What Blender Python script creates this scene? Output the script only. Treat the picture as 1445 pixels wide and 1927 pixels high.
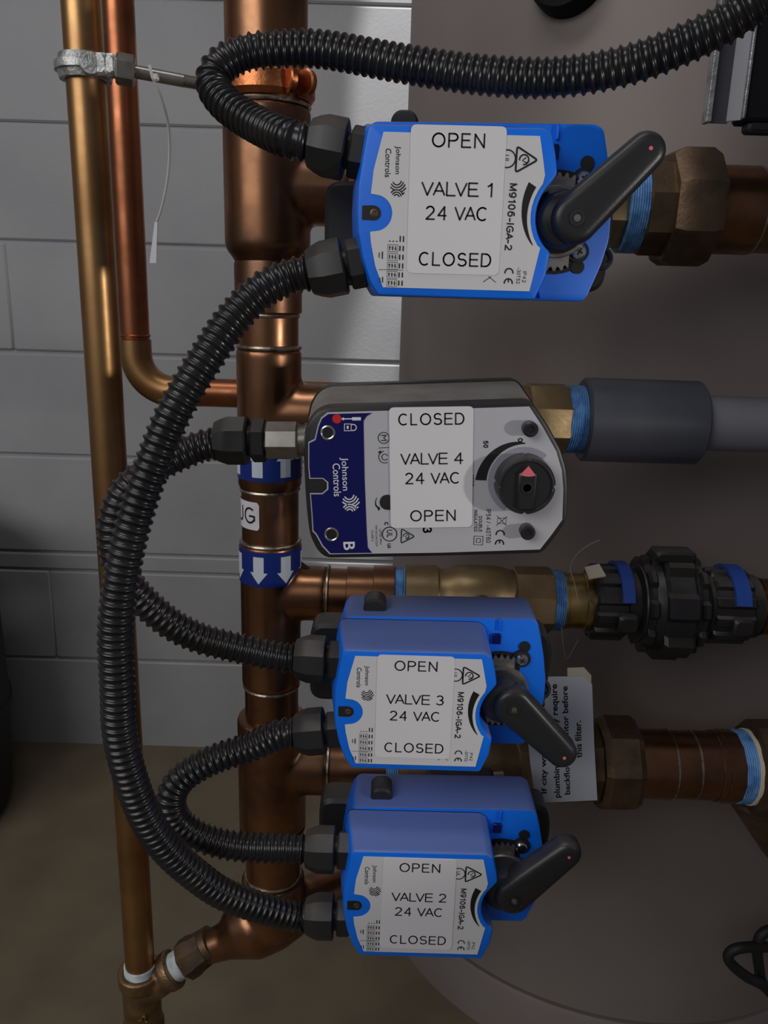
import bpy, math, random
from mathutils import Vector, Matrix

for o in list(bpy.data.objects):
    bpy.data.objects.remove(o)
scene = bpy.context.scene
col = scene.collection
random.seed(4)

# ------------------------------------------------------------------ camera
CAM_Z = 0.965
F_PX, CX, CY = 1500.0, 722.5, 963.5
PITCH, ROLL = math.radians(15.0), math.radians(1.72)
cd = bpy.data.cameras.new('camera')
cam = bpy.data.objects.new('camera', cd)
col.objects.link(cam)
cd.sensor_fit = 'HORIZONTAL'
cd.sensor_width = 36.0
cd.lens = 36.0 * F_PX / 1445.0
cd.clip_start = 0.01
cam.matrix_world = (Matrix.Translation((0, 0, CAM_Z)) @ Matrix.Rotation(math.pi / 2 - PITCH, 4, 'X')
                    @ Matrix.Rotation(ROLL, 4, 'Z'))
scene.camera = cam

# ------------------------------------------------------------------ light
scene.view_settings.view_transform = 'Standard'
scene.view_settings.look = 'None'
scene.view_settings.gamma = 1.0
scene.view_settings.use_curve_mapping = False
scene.view_settings.exposure = 0.0
w = bpy.data.worlds.new('room_air')
scene.world = w
w.use_nodes = True
bg = w.node_tree.nodes['Background']
bg.inputs[0].default_value = (0.80, 0.82, 0.95, 1)
bg.inputs[1].default_value = 0.085


def lamp(name, kind, loc, target, energy, color=(1, 1, 1), size=0.1, size_y=None, spot=None, blend=0.5):
    d = bpy.data.lights.new(name, kind)
    d.energy = energy
    d.color = color
    if kind == 'AREA':
        d.shape = 'RECTANGLE'
        d.size = size
        d.size_y = size_y or size
    else:
        d.shadow_soft_size = size
    if kind == 'SPOT':
        d.spot_size = math.radians(spot)
        d.spot_blend = blend
    o = bpy.data.objects.new(name, d)
    col.objects.link(o)
    o.location = loc
    dirv = Vector(target) - Vector(loc)
    o.rotation_euler = dirv.to_track_quat('-Z', 'Y').to_euler()
    return o


# broad soft fill lamp added behind and to the left of the photographer
lamp('room_fill_light', 'AREA', (-1.45, -1.25, 2.0), (0.0, 0.6, 0.95), 25.0, (1.0, 0.985, 0.97), 2.0, 1.2)
# ceiling tube fixture almost overhead
lamp('ceiling_tube_light', 'AREA', (-0.45, 0.25, 2.6), (-0.3, 0.75, 0.6), 6.0, (1.0, 0.98, 0.96), 1.2, 0.25)
# small work lamp to the right of the photographer, level with the valves
lamp('work_lamp', 'SPOT', (0.78, 0.0, 0.92), (-0.08, 0.555, 0.845), 9.0, (1.0, 0.95, 0.90), 0.018, spot=40, blend=0.45)
# unseen spots added above the gap to brighten the wall strip beside the tank
lamp('wall_strip_fill', 'SPOT', (0.03, 0.98, 2.7), (0.035, 1.56, 1.33), 140.0, (1.0, 0.99, 0.97), 0.02, spot=9.5, blend=0.3)
lamp('lower_wall_strip_fill', 'SPOT', (0.03, 0.98, 2.7), (0.042, 1.56, 0.62), 220.0, (1.0, 0.99, 0.97), 0.02, spot=9.5, blend=0.5)

# ------------------------------------------------------------------ coordinates
_s, _c = math.sin(PITCH), math.cos(PITCH)
_rs, _rc = math.sin(ROLL), math.cos(ROLL)


def ray(px, py):
    u = (px - CX) / F_PX
    v = (py - CY) / F_PX
    x = u * _rc + v * _rs
    y = -u * _rs + v * _rc
    return x, _c - y * _s, -_s - y * _c


def at(px, py, Y):
    d = ray(px, py)
    k = Y / d[1]
    return Vector((d[0] * k, Y, d[2] * k + CAM_Z))


# ------------------------------------------------------------------ materials
def new_mat(name):
    m = bpy.data.materials.new(name)
    m.use_nodes = True
    return m, m.node_tree.nodes, m.node_tree.links, m.node_tree.nodes['Principled BSDF']


def mat(name, color, rough=0.5, metal=0.0, color2=None, nscale=30.0, lo=0.4, hi=0.65, bump=0.0, bscale=200.0,
        dust=None, dust_amt=0.8, rough2=None, detail=6.0, stretch=None, spec=0.5, coat=0.0):
    m, N, L, b = new_mat(name)
    b.inputs['Roughness'].default_value = rough
    b.inputs['Metallic'].default_value = metal
    b.inputs['Specular IOR Level'].default_value = spec
    b.inputs['Coat Weight'].default_value = coat
    tc = N.new('ShaderNodeTexCoord')
    vec = tc.outputs['Object']
    if stretch:
        mp = N.new('ShaderNodeMapping')
        mp.inputs['Scale'].default_value = stretch
        L.new(vec, mp.inputs['Vector'])
        vec = mp.outputs[0]
    csock = None
    if color2 is not None:
        n = N.new('ShaderNodeTexNoise')
        n.inputs['Scale'].default_value = nscale
        n.inputs['Detail'].default_value = detail
        L.new(vec, n.inputs['Vector'])
        r = N.new('ShaderNodeMapRange')
        r.inputs[1].default_value = lo
        r.inputs[2].default_value = hi
        L.new(n.outputs[0], r.inputs[0])
        mx = N.new('ShaderNodeMix')
        mx.data_type = 'RGBA'
        mx.inputs[6].default_value = (*color, 1)
        mx.inputs[7].default_value = (*color2, 1)
        L.new(r.outputs[0], mx.inputs[0])
        csock = mx.outputs[2]
        if rough2 is not None:
            rr = N.new('ShaderNodeMapRange')
            rr.inputs[3].default_value = rough
            rr.inputs[4].default_value = rough2
            L.new(r.outputs[0], rr.inputs[0])
            L.new(rr.outputs[0], b.inputs['Roughness'])
    if dust is not None:
        g = N.new('ShaderNodeNewGeometry')
        sp = N.new('ShaderNodeSeparateXYZ')
        L.new(g.outputs['Normal'], sp.inputs[0])
        n2 = N.new('ShaderNodeTexNoise')
        n2.inputs['Scale'].default_value = 60
        n2.inputs['Detail'].default_value = 5
        L.new(tc.outputs['Object'], n2.inputs['Vector'])
        ad = N.new('ShaderNodeMath')
        ad.operation = 'MULTIPLY_ADD'
        ad.inputs[1].default_value = 0.5
        L.new(n2.outputs[0], ad.inputs[0])
        L.new(sp.outputs[2], ad.inputs[2])
        r2 = N.new('ShaderNodeMapRange')
        r2.inputs[1].default_value = 0.75
        r2.inputs[2].default_value = 1.15
        r2.inputs[4].default_value = dust_amt
        L.new(ad.outputs[0], r2.inputs[0])
        mx2 = N.new('ShaderNodeMix')
        mx2.data_type = 'RGBA'
        if csock:
            L.new(csock, mx2.inputs[6])
        else:
            mx2.inputs[6].default_value = (*color, 1)
        mx2.inputs[7].default_value = (*dust, 1)
        L.new(r2.outputs[0], mx2.inputs[0])
        csock = mx2.outputs[2]
    if csock:
        L.new(csock, b.inputs['Base Color'])
    else:
        b.inputs['Base Color'].default_value = (*color, 1)
    if bump:
        n3 = N.new('ShaderNodeTexNoise')
        n3.inputs['Scale'].default_value = bscale
        n3.inputs['Detail'].default_value = 4
        L.new(vec, n3.inputs['Vector'])
        bp = N.new('ShaderNodeBump')
        bp.inputs['Strength'].default_value = bump
        bp.inputs['Distance'].default_value = 0.001
        L.new(n3.outputs[0], bp.inputs['Height'])
        L.new(bp.outputs[0], b.inputs['Normal'])
    return m


M = {}
M['wall'] = mat('painted_block', (0.36, 0.36, 0.375), 0.55, color2=(0.32, 0.32, 0.335), nscale=5, bump=0.35, bscale=160)
M['mortar'] = mat('painted_mortar', (0.25, 0.25, 0.27), 0.7, bump=0.3, bscale=300)
M['floor'] = mat('sealed_concrete', (0.185, 0.148, 0.092), 0.6, color2=(0.135, 0.108, 0.07), nscale=9, lo=0.35, hi=0.75, bump=0.2, bscale=60)
M['tank'] = mat('tank_paint', (0.235, 0.197, 0.185), 0.55, color2=(0.20, 0.168, 0.158), nscale=4, bump=0.08, bscale=40)
M['copper'] = mat('aged_copper', (0.36, 0.175, 0.090), 0.28, 1.0, color2=(0.16, 0.085, 0.052), nscale=22, lo=0.38, hi=0.66, rough2=0.42, bump=0.05, bscale=90)
M['copper_red'] = mat('red_copper', (0.48, 0.18, 0.085), 0.32, 1.0, color2=(0.27, 0.10, 0.05), nscale=25, lo=0.38, hi=0.66, rough2=0.44, bump=0.05, bscale=120)
M['copper_gold'] = mat('golden_copper', (0.50, 0.29, 0.125), 0.36, 1.0, color2=(0.30, 0.155, 0.065), nscale=16, lo=0.38, hi=0.68, rough2=0.44, bump=0.05, bscale=120)
M['copper_plate'] = mat('copper_plated_iron', (0.55, 0.20, 0.08), 0.35, 1.0, color2=(0.36, 0.12, 0.05), nscale=60, bump=0.3, bscale=300)
M['solder'] = mat('solder', (0.52, 0.48, 0.40), 0.35, 1.0, color2=(0.25, 0.2, 0.14), nscale=120, bump=0.4, bscale=250)
M['bronze'] = mat('dull_bronze', (0.19, 0.125, 0.075), 0.45, 0.85, color2=(0.10, 0.07, 0.05), nscale=40, rough2=0.6, bump=0.25, bscale=350)
M['cast_bronze'] = mat('cast_bronze', (0.36, 0.225, 0.115), 0.42, 0.9, color2=(0.2, 0.125, 0.07), nscale=70, rough2=0.55, bump=0.5, bscale=500)
M['brass'] = mat('forged_brass', (0.36, 0.27, 0.15), 0.42, 0.9, color2=(0.25, 0.17, 0.09), nscale=35, rough2=0.5, bump=0.1, bscale=300)
M['brass_bright'] = mat('bright_brass', (0.50, 0.36, 0.14), 0.32, 1.0, color2=(0.28, 0.2, 0.1), nscale=50)
M['tape_blue'] = mat('blue_sealant', (0.14, 0.34, 0.66), 0.5, color2=(0.06, 0.17, 0.42), nscale=90, bump=0.4, bscale=400)
M['tape_white'] = mat('white_thread_tape', (0.66, 0.70, 0.70), 0.55, color2=(0.40, 0.50, 0.55), nscale=90, bump=0.4, bscale=500)
M['galv'] = mat('galvanised_iron', (0.55, 0.56, 0.55), 0.45, 0.85, color2=(0.30, 0.31, 0.31), nscale=120, bump=0.6, bscale=420)
M['steel'] = mat('dull_steel', (0.42, 0.40, 0.37), 0.35, 0.95, color2=(0.30, 0.28, 0.25), nscale=60)
M['chrome'] = mat('zinc_screw', (0.75, 0.74, 0.72), 0.22, 1.0)
M['gear'] = mat('gear_steel', (0.45, 0.43, 0.39), 0.42, 0.9, color2=(0.28, 0.24, 0.19), nscale=90)
M['hose'] = mat('black_conduit_plastic', (0.010, 0.010, 0.012), 0.28, color2=(0.018, 0.017, 0.018), nscale=30, dust=(0.06, 0.052, 0.05), dust_amt=0.38)
M['black'] = mat('black_nylon', (0.016, 0.016, 0.017), 0.42, dust=(0.12, 0.105, 0.095), dust_amt=0.5)
M['black_smooth'] = mat('black_moulded_plastic', (0.018, 0.018, 0.020), 0.38, bump=0.06, bscale=900, dust=(0.13, 0.115, 0.105), dust_amt=0.35)
M['rubber'] = mat('black_rubber', (0.010, 0.010, 0.012), 0.6)
M['blue'] = mat('blue_plastic', (0.001, 0.175, 0.90), 0.42, color2=(0.001, 0.155, 0.82), nscale=12, dust=(0.26, 0.25, 0.26), dust_amt=0.55, bump=0.04, bscale=1200)
M['white_plate'] = mat('white_nameplate', (0.66, 0.66, 0.68), 0.35)
M['sticker'] = mat('white_sticker', (0.74, 0.73, 0.76), 0.40)
M['ink'] = mat('black_ink', (0.008, 0.008, 0.010), 0.5)
M['navy'] = mat('navy_label', (0.004, 0.006, 0.100), 0.32)
M['silver'] = mat('silver_label', (0.56, 0.56, 0.60), 0.36, 0.15)
M['grey_cover'] = mat('grey_actuator_housing', (0.38, 0.36, 0.33), 0.5, color2=(0.29, 0.265, 0.22), nscale=40, lo=0.4, hi=0.7)
M['white_ink'] = mat('white_ink', (0.75, 0.75, 0.80), 0.4)
M['red_ink'] = mat('red_ink', (0.62, 0.02, 0.02), 0.4)
M['pink'] = mat('pink_pointer', (0.75, 0.17, 0.20), 0.4)
M['arrow_blue'] = mat('arrow_tape_blue', (0.008, 0.025, 0.20), 0.35)
M['arrow_white'] = mat('arrow_tape_white', (0.62, 0.68, 0.76), 0.4)
M['pvc_dark'] = mat('dark_grey_pvc', (0.075, 0.08, 0.10), 0.35, color2=(0.06, 0.064, 0.08), nscale=14)
M['pvc'] = mat('grey_pvc', (0.22, 0.22, 0.25), 0.38, color2=(0.19, 0.19, 0.215), nscale=14)
M['clip_blue'] = mat('blue_clip', (0.02, 0.07, 0.35), 0.4)
M['paper'] = mat('paper_tag', (0.62, 0.66, 0.72), 0.6)
M['cream'] = mat('cream_card', (0.62, 0.56, 0.44), 0.6)
M['nylon'] = mat('clear_nylon_tie', (0.45, 0.44, 0.42), 0.25)
M['hair'] = mat('pale_fibre', (0.45, 0.40, 0.38), 0.6)
M['strut'] = mat('brushed_steel', (0.10, 0.10, 0.115), 0.45, 0.5, color2=(0.075, 0.075, 0.085), nscale=30, stretch=(1, 1, 0.05))
M['enamel'] = mat('black_enamel', (0.006, 0.006, 0.008), 0.65, spec=0.2)

# ------------------------------------------------------------------ objects
ORG = {}


def tag(o, label=None, cat=None, group=None, kind=None):
    if label:
        o['label'] = label
    if cat:
        o['category'] = cat
    if group:
        o['group'] = group
    if kind:
        o['kind'] = kind
    return o


def thing(name, label, cat, loc=(0, 0, 0), group=None):
    o = bpy.data.objects.new(name, None)
    o.empty_display_size = 0.02
    col.objects.link(o)
    o.location = loc
    ORG[o] = Vector(loc)
    return tag(o, label, cat, group)


def copy_tree(o, parent=None):
    c = o.copy()
    col.objects.link(c)
    if parent:
        c.parent = parent
    ORG[c] = ORG.get(o, Vector())
    for ch in list(o.children):
        copy_tree(ch, c)
    return c


def frame_for(d, hint=None):
    d = Vector(d).normalized()
    h = Vector(hint) if hint else (Vector((0, 0, 1)) if abs(d.z) < 0.9 else Vector((1, 0, 0)))
    a = d.cross(h).normalized()
    b = a.cross(d).normalized()
    return d, a, b


class MB:
    def __init__(self):
        self.v = []
        self.f = []

    def ring_loft(self, rings, cap0=True, cap1=True, closed=True):
        base = len(self.v)
        n = len(rings[0])
        for r in rings:
            self.v.extend([Vector(p) for p in r])
        for i in range(len(rings) - 1):
            for j in range(n if closed else n - 1):
                a = base + i * n + j
                b2 = base + i * n + (j + 1) % n
                self.f.append((a, b2, b2 + n, a + n))
        if cap0:
            self.f.append(tuple(base + j for j in range(n))[::-1])
        if cap1:
            k = base + (len(rings) - 1) * n
            self.f.append(tuple(k + j for j in range(n)))
        return self

    def lathe(self, org, d, prof, seg=40, phase=0.0, caps=True, hint=None):
        org = Vector(org)
        d, a, b = frame_for(d, hint)
        rings = []
        for t, r in prof:
            rings.append([org + d * t + (a * math.cos(phase + 2 * math.pi * k / seg) + b * math.sin(phase + 2 * math.pi * k / seg)) * max(r, 1e-5)
                          for k in range(seg)])
        return self.ring_loft(rings, caps, caps)

    def cyl(self, p0, p1, r, seg=40, bev=0.0, r1=None, phase=0.0):
        p0, p1 = Vector(p0), Vector(p1)
        L = (p1 - p0).length
        r1 = r if r1 is None else r1
        if bev:
            prof = [(0, r - bev), (bev, r), (L - bev, r1), (L, r1 - bev)]
        else:
            prof = [(0, r), (L, r1)]
        return self.lathe(p0, p1 - p0, prof, seg, phase)

    def tube(self, pts, rad, seg=16, caps=True):
        pts = [Vector(p) for p in pts]
        n = len(pts)
        rr = rad if isinstance(rad, (list, tuple)) else [rad] * n
        tang = [(pts[min(i + 1, n - 1)] - pts[max(i - 1, 0)]).normalized() for i in range(n)]
        d, a, b = frame_for(tang[0])
        rings = []
        for i in range(n):
            t = tang[i]
            a = (a - t * a.dot(t)).normalized()
            b = t.cross(a)
            rings.append([pts[i] + (a * math.cos(2 * math.pi * k / seg) + b * math.sin(2 * math.pi * k / seg)) * rr[i] for k in range(seg)])
        return self.ring_loft(rings, caps, caps)

    def loops(self, loops, cap0=True, cap1=True):
        return self.ring_loft(loops, cap0, cap1)

    def box(self, c, size, bev=0.0, R=None):
        c = Vector(c)
        hx, hy, hz = [q / 2 for q in size]
        out = []
        e = min(bev, hx * 0.9, hz * 0.9, hy * 0.9)

        def rect(ix, iz, y):
            pts = []
            for sx, sz in ((-1, -1), (1, -1), (1, 1), (-1, 1)):
                pts.append((sx, sz))
            res = []
            for sx, sz in pts:
                x, z = sx * (hx - ix), sz * (hz - iz)
                if e:
                    if sx * sz > 0:
                        res += [Vector((x, y, z - sz * e)), Vector((x - sx * e, y, z))][::(1 if sx > 0 else 1)]
                    else:
                        res += [Vector((x - sx * e, y, z)), Vector((x, y, z - sz * e))]
                else:
                    res.append(Vector((x, y, z)))
            return res
        if e:
            ys = [(-hy, e), (-hy + e, 0), (hy - e, 0), (hy, e)]
        else:
            ys = [(-hy, 0), (hy, 0)]
        rings = []
        for y, i in ys:
            r = rect(i, i, y)
            if R:
                r = [R @ p for p in r]
            rings.append([c + p for p in r])
        return self.ring_loft(rings)

    def poly(self, pts):
        b = len(self.v)
        self.v.extend([Vector(p) for p in pts])
        self.f.append(tuple(range(b, b + len(pts))))
        return self

    def merge(self, other):
        b = len(self.v)
        self.v.extend(other.v)
        self.f.extend([tuple(i + b for i in f) for f in other.f])
        return self

    def build(self, name, m, parent=None, label=None, world=True, angle=32.0, remesh=None, smooth=0):
        me = bpy.data.meshes.new(name)
        off = ORG.get(parent, Vector()) if (parent and world) else Vector()
        me.from_pydata([tuple(p - off) for p in self.v], [], self.f)
        me.validate()
        me.update()
        o = bpy.data.objects.new(name, me)
        col.objects.link(o)
        if remesh:
            md = o.modifiers.new('r', 'REMESH')
            md.mode = 'VOXEL'
            md.voxel_size = remesh
            if smooth:
                ms = o.modifiers.new('s', 'SMOOTH')
                ms.factor = 0.5
                ms.iterations = smooth
            dg = bpy.context.evaluated_depsgraph_get()
            dg.update()
            me2 = bpy.data.meshes.new_from_object(o.evaluated_get(dg))
            o.modifiers.clear()
            o.data = me2
            bpy.data.meshes.remove(me)
            me = me2
            me.name = name
            for p in me.polygons:
                p.use_smooth = True
        else:
            import bmesh
            bm = bmesh.new()
            bm.from_mesh(me)
            bmesh.ops.recalc_face_normals(bm, faces=bm.faces)
            bm.to_mesh(me)
            bm.free()
            for p in me.polygons:
                p.use_smooth = True
            me.set_sharp_from_angle(angle=math.radians(angle))
        me.materials.clear()
        me.materials.append(m)
        if parent:
            o.parent = parent
            ORG[o] = off
        if label:
            o['label'] = label
        return o


def offset_poly(pts, d):
    """inset (d>0) of a closed 2-D polygon, any winding"""
    n = len(pts)
    area = sum(pts[i][0] * pts[(i + 1) % n][1] - pts[(i + 1) % n][0] * pts[i][1] for i in range(n))
    sg = 1 if area > 0 else -1
    out = []
    for i in range(n):
        p0, p1, p2 = Vector(pts[i - 1]), Vector(pts[i]), Vector(pts[(i + 1) % n])
        a = (p1 - p0).normalized()
        b = (p2 - p1).normalized()
        na = Vector((-a.y, a.x)) * sg
        nb = Vector((-b.y, b.x)) * sg
        m = (na + nb)
        if m.length < 1e-6:
            m = na
        m.normalize()
        k = d / max(0.35, m.dot(na))
        out.append(tuple(p1 + m * k))
    return out


def round_poly(pts, r, seg=5):
    """round every corner of a closed 2-D polygon; r is a number or one per corner"""
    n = len(pts)
    out = []
    for i in range(n):
        rr = r[i] if isinstance(r, (list, tuple)) else r
        p0, p1, p2 = Vector(pts[i - 1]), Vector(pts[i]), Vector(pts[(i + 1) % n])
        a, b = (p0 - p1), (p2 - p1)
        la, lb = a.length, b.length
        t = min(rr, la * 0.48, lb * 0.48)
        if t < 1e-6:
            out.append(tuple(p1))
            continue
        q0, q1 = p1 + a / la * t, p1 + b / lb * t
        for k in range(seg + 1):
            u = k / seg
            out.append(tuple(q0 * (1 - u) ** 2 + p1 * 2 * u * (1 - u) + q1 * u * u))
    return out


def P3(pts, y):
    return [Vector((x, y, z)) for x, z in pts]


def plate(mb, pts, y0, y1, bev=0.0):
    """flat slab in the x-z plane between depths y0 (front) and y1 (back), pts in metres"""
    if bev:
        return mb.loops([P3(offset_poly(pts, bev), y0), P3(pts, y0 + bev), P3(pts, y1)])
    return mb.loops([P3(pts, y0), P3(pts, y1)])


def mm(pts):
    return [(a / 1000.0, b / 1000.0) for a, b in pts]


def circle(cx, cz, r, n=32, a0=0, a1=360):
    full = abs(a1 - a0) >= 360
    k = n if full else n + 1
    return [(cx + r * math.cos(math.radians(a0 + (a1 - a0) * i / n)), cz + r * math.sin(math.radians(a0 + (a1 - a0) * i / n))) for i in range(k)]


# printing -----------------------------------------------------------------
_TXT = {}


def text_geo(s, bold=0.0):
    key = (s, bold)
    if key not in _TXT:
        c = bpy.data.curves.new('t', 'FONT')
        c.body = s
        c.size = 1
        c.resolution_u = 3
        c.offset = bold
        o = bpy.data.objects.new('t', c)
        col.objects.link(o)
        m = bpy.data.meshes.new_from_object(o)
        vs = [(v.co.x, v.co.y) for v in m.vertices]
        fs = [tuple(p.vertices) for p in m.polygons]
        bpy.data.objects.remove(o)
        bpy.data.meshes.remove(m)
        bpy.data.curves.remove(c)
        xs, ys = [p[0] for p in vs], [p[1] for p in vs]
        _TXT[key] = (vs, fs, min(xs), max(xs), min(ys), max(ys))
    return _TXT[key]


def _ell(cx, cy, rx, ry, a0, a1, n=18):
    return [(cx + rx * math.cos(math.radians(a0 + (a1 - a0) * i / n)), cy + ry * math.sin(math.radians(a0 + (a1 - a0) * i / n))) for i in range(n + 1)]


# plain grotesque capitals and figures drawn as pen strokes: advance width, strokes
GL = {
    'A': (.70, [[(0, 0), (.35, 1), (.70, 0)], [(.12, .34), (.58, .34)]]),
    'B': (.58, [[(0, 0), (0, 1), (.32, 1)] + _ell(.32, .765, .22, .235, 90, -90) + [(0, .53)], [(.32, .53)] + _ell(.32, .265, .26, .265, 90, -90) + [(0, 0)]]),
    'C': (.70, [_ell(.37, .5, .37, .5, 48, 312, 26)]),
    'D': (.66, [[(0, 0), (0, 1), (.28, 1)] + _ell(.28, .5, .38, .5, 90, -90) + [(0, 0)]]),
    'E': (.58, [[(.58, 0), (0, 0), (0, 1), (.56, 1)], [(0, .52), (.53, .52)]]),
    'G': (.74, [_ell(.38, .5, .38, .5, 48, 320, 26) + [(.72, .20), (.72, .46), (.40, .46)]]),
    'I': (.0, [[(0, 0), (0, 1)]]),
    'L': (.50, [[(0, 1), (0, 0), (.50, 0)]]),
    'M': (.74, [[(0, 0), (0, 1), (.37, .04), (.74, 1), (.74, 0)]]),
    'N': (.62, [[(0, 0), (0, 1), (.62, 0), (.62, 1)]]),
    'O': (.80, [_ell(.40, .5, .40, .5, 0, 360, 32)]),
    'P': (.58, [[(0, 0), (0, 1), (.32, 1)] + _ell(.32, .735, .26, .265, 90, -90) + [(0, .47)]]),
    'S': (.60, [_ell(.30, .745, .27, .255, 25, 250, 16) + _ell(.30, .26, .30, .26, 80, -160, 18)]),
    'T': (.62, [[(0, 1), (.62, 1)], [(.31, 1), (.31, 0)]]),
    'U': (.62, [[(0, 1), (0, .32)] + _ell(.31, .31, .31, .31, 180, 360) + [(.62, 1)]]),
    'V': (.70, [[(0, 1), (.35, 0), (.70, 1)]]),
    '0': (.54, [_ell(.27, .5, .27, .5, 0, 360, 28)]),
    '1': (.28, [[(0, .76), (.15, .85), (.25, 1), (.25, 0)]]),
    '2': (.56, [_ell(.28, .72, .26, .28, 165, -35) + [(.02, 0), (.56, 0)]]),
    '3': (.54, [_ell(.26, .75, .24, .25, 155, -80) + _ell(.26, .26, .28, .26, 85, -155)]),
    '4': (.58, [[(.43, 0), (.43, 1), (0, .30), (.58, .30)]]),
    '5': (.54, [[(.50, 1), (.12, 1), (.06, .50)] + _ell(.27, .32, .27, .32, 125, -155)]),
    '6': (.54, [_ell(.29, .68, .25, .32, 40, 180, 10) + _ell(.27, .33, .27, .33, 170, 540, 24)]),
    '9': (.54, [_ell(.25, .32, .25, .32, 220, 360, 10) + _ell(.27, .67, .27, .33, -10, 360, 24)]),
    '-': (.30, [[(0, .36), (.30, .36)]]),
    '/': (.34, [[(0, 0), (.34, 1)]]),
    '%': (.80, [_ell(.17, .77, .16, .22, 0, 360, 16), _ell(.63, .23, .16, .22, 0, 360, 16), [(.16, 0), (.64, 1)]]),
}


class Print:
    """flat printing in the local x-z plane (millimetres), mapped to 3-D by f(x,z)"""

    def __init__(self, f):
        self.f = f
        self.mb = MB()

    def text(self, s, cx, cz, wid, hei, rot=0.0, bold=0.0):
        vs, fs, x0, x1, y0, y1 = text_geo(s, bold)
        b = len(self.mb.v)
        ca, sa = math.cos(math.radians(rot)), math.sin(math.radians(rot))
        for x, y in vs:
            u = ((x - x0) / (x1 - x0) - 0.5) * wid
            v = ((y - y0) / (y1 - y0) - 0.5) * hei
            self.mb.v.append(self.f(cx + u * ca - v * sa, cz + u * sa + v * ca))
        self.mb.f.extend([tuple(i + b for i in q) for q in fs])

    def sans(self, s, cx, cz, wid, hei, rot=0.0, wt=0.118):
        """grotesque lettering fitted to a box; wt is the stem width over the letter height"""
        gap, x = 0.24 + wt * 0.45, 0.0
        runs = []
        for ci, ch in enumerate(s):
            nx = s[ci + 1] if ci + 1 < len(s) else ''
            if ch == ' ':
                x += 0.30
                continue
            wdt, st = GL[ch]
            for q in st:
                runs.append([(x + a, b) for a, b in q])
            x += wdt + gap * (0.1 if ch + nx in ('LV', 'VA', 'AV') else 0.45 if (ch in 'AV' or nx in ('A', 'V')) else 1)
        xs = [p[0] for q in runs for p in q]
        x0, x1 = min(xs), max(xs)
        t = wt * hei
        kx, ky = (wid - t) / (x1 - x0), (hei - t)
        ca, sa = math.cos(math.radians(rot)), math.sin(math.radians(rot))

        def put(u, v):
            return self.f(cx + u * ca - v * sa, cz + u * sa + v * ca)
        for q in runs:
            P = [Vector(((a - (x0 + x1) / 2) * kx, (b - 0.5) * ky)) for a, b in q]
            for i in range(len(P) - 1):
                d = (P[i + 1] - P[i])
                if d.length < 1e-6:
                    continue
                d.normalize()
                e0 = t * 0.5 if i == 0 and abs(d.x) in (0.0, 1.0) else 0
                e1 = t * 0.5 if i == len(P) - 2 and abs(d.x) in (0.0, 1.0) else 0
                n = Vector((-d.y, d.x)) * t / 2
                a, b = P[i] - d * e0, P[i + 1] + d * e1
                self.mb.poly([put(*(a + n)), put(*(a - n)), put(*(b - n)), put(*(b + n))])
                if i:
                    self.mb.poly([put(P[i].x + t / 2 * math.cos(k * math.pi / 5), P[i].y + t / 2 * math.sin(k * math.pi / 5)) for k in range(10)])

    def stroke(self, pts, wd, closed=False):
        n = len(pts)
        L, R = [], []
        for i in range(n):
            if closed:
                a, c = Vector(pts[i - 1]), Vector(pts[(i + 1) % n])
            else:
                a, c = Vector(pts[max(i - 1, 0)]), Vector(pts[min(i + 1, n - 1)])
            t = (c - a).normalized()
            nn = Vector((-t.y, t.x)) * (wd[i] if isinstance(wd, list) else wd) / 2
            L.append(Vector(pts[i]) + nn)
            R.append(Vector(pts[i]) - nn)
        b = len(self.mb.v)
        for i in range(n):
            self.mb.v.append(self.f(*L[i]))
            self.mb.v.append(self.f(*R[i]))
        for i in range(n if closed else n - 1):
            j = (i + 1) % n
            self.mb.f.append((b + 2 * i, b + 2 * i + 1, b + 2 * j + 1, b + 2 * j))

    def poly(self, pts):
        self.mb.poly([self.f(*p) for p in pts])

    def emblem(self, cx, cz, r, rot=-90.0):
        """round emblem of curved stripes: four bowed arcs above, four counter arcs below a fork"""
        ca, sa = math.cos(math.radians(rot)), math.sin(math.radians(rot))

        def put(pts, wd):
            pts = [(cx + (x * ca - y * sa) * r, cz + (x * sa + y * ca) * r) for x, y in pts]
            self.stroke(pts, wd * r)
        for ox, sgn, rads in ((-0.95, 1, (0.55, 0.85, 1.15, 1.45, 1.75)), (1.05, -1, (0.35, 0.62, 0.89))):
            for q in rads:
                run = []
                for k in range(41):
                    a = math.radians(-90 + 180 * k / 40)
                    x, y = ox + sgn * q * math.cos(a), q * math.sin(a) * 0.95 - 0.15
                    ok = x * x + y * y < 1.0
                    if ox > 0 and y > 0.95 - 0.0 * x:
                        ok = False
                    if ox < 0 and x > 0.12 + 0.25 * abs(y) and y < 0.45:
                        ok = False
                    if ok:
                        run.append((x, y))
                    else:
                        if len(run) > 2:
                            put(run, 0.14)
                        run = []
                if len(run) > 2:
                    put(run, 0.14)

    def ce(self, cx, cz, h):
        """CE mark turned a quarter clockwise; h is the size of one letter"""
        r = h / 2
        self.stroke(circle(cx - r * 0.1, cz + h * 0.55 - r * .2, r, 20, 0, 180), r * 0.36) if False else None
        for k, dz in enumerate((h * 0.62, -h * 0.62)):
            arc = circle(cx - r * 0.45, cz + dz - r * 0.35, r, 22, -12, 192)
            self.stroke(arc, r * 0.34)
            if k == 1:
                self.stroke([(cx - r * 0.45, cz + dz + r * 0.55), (cx - r * 0.45, cz + dz - r * 0.25)], r * 0.32)

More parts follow.
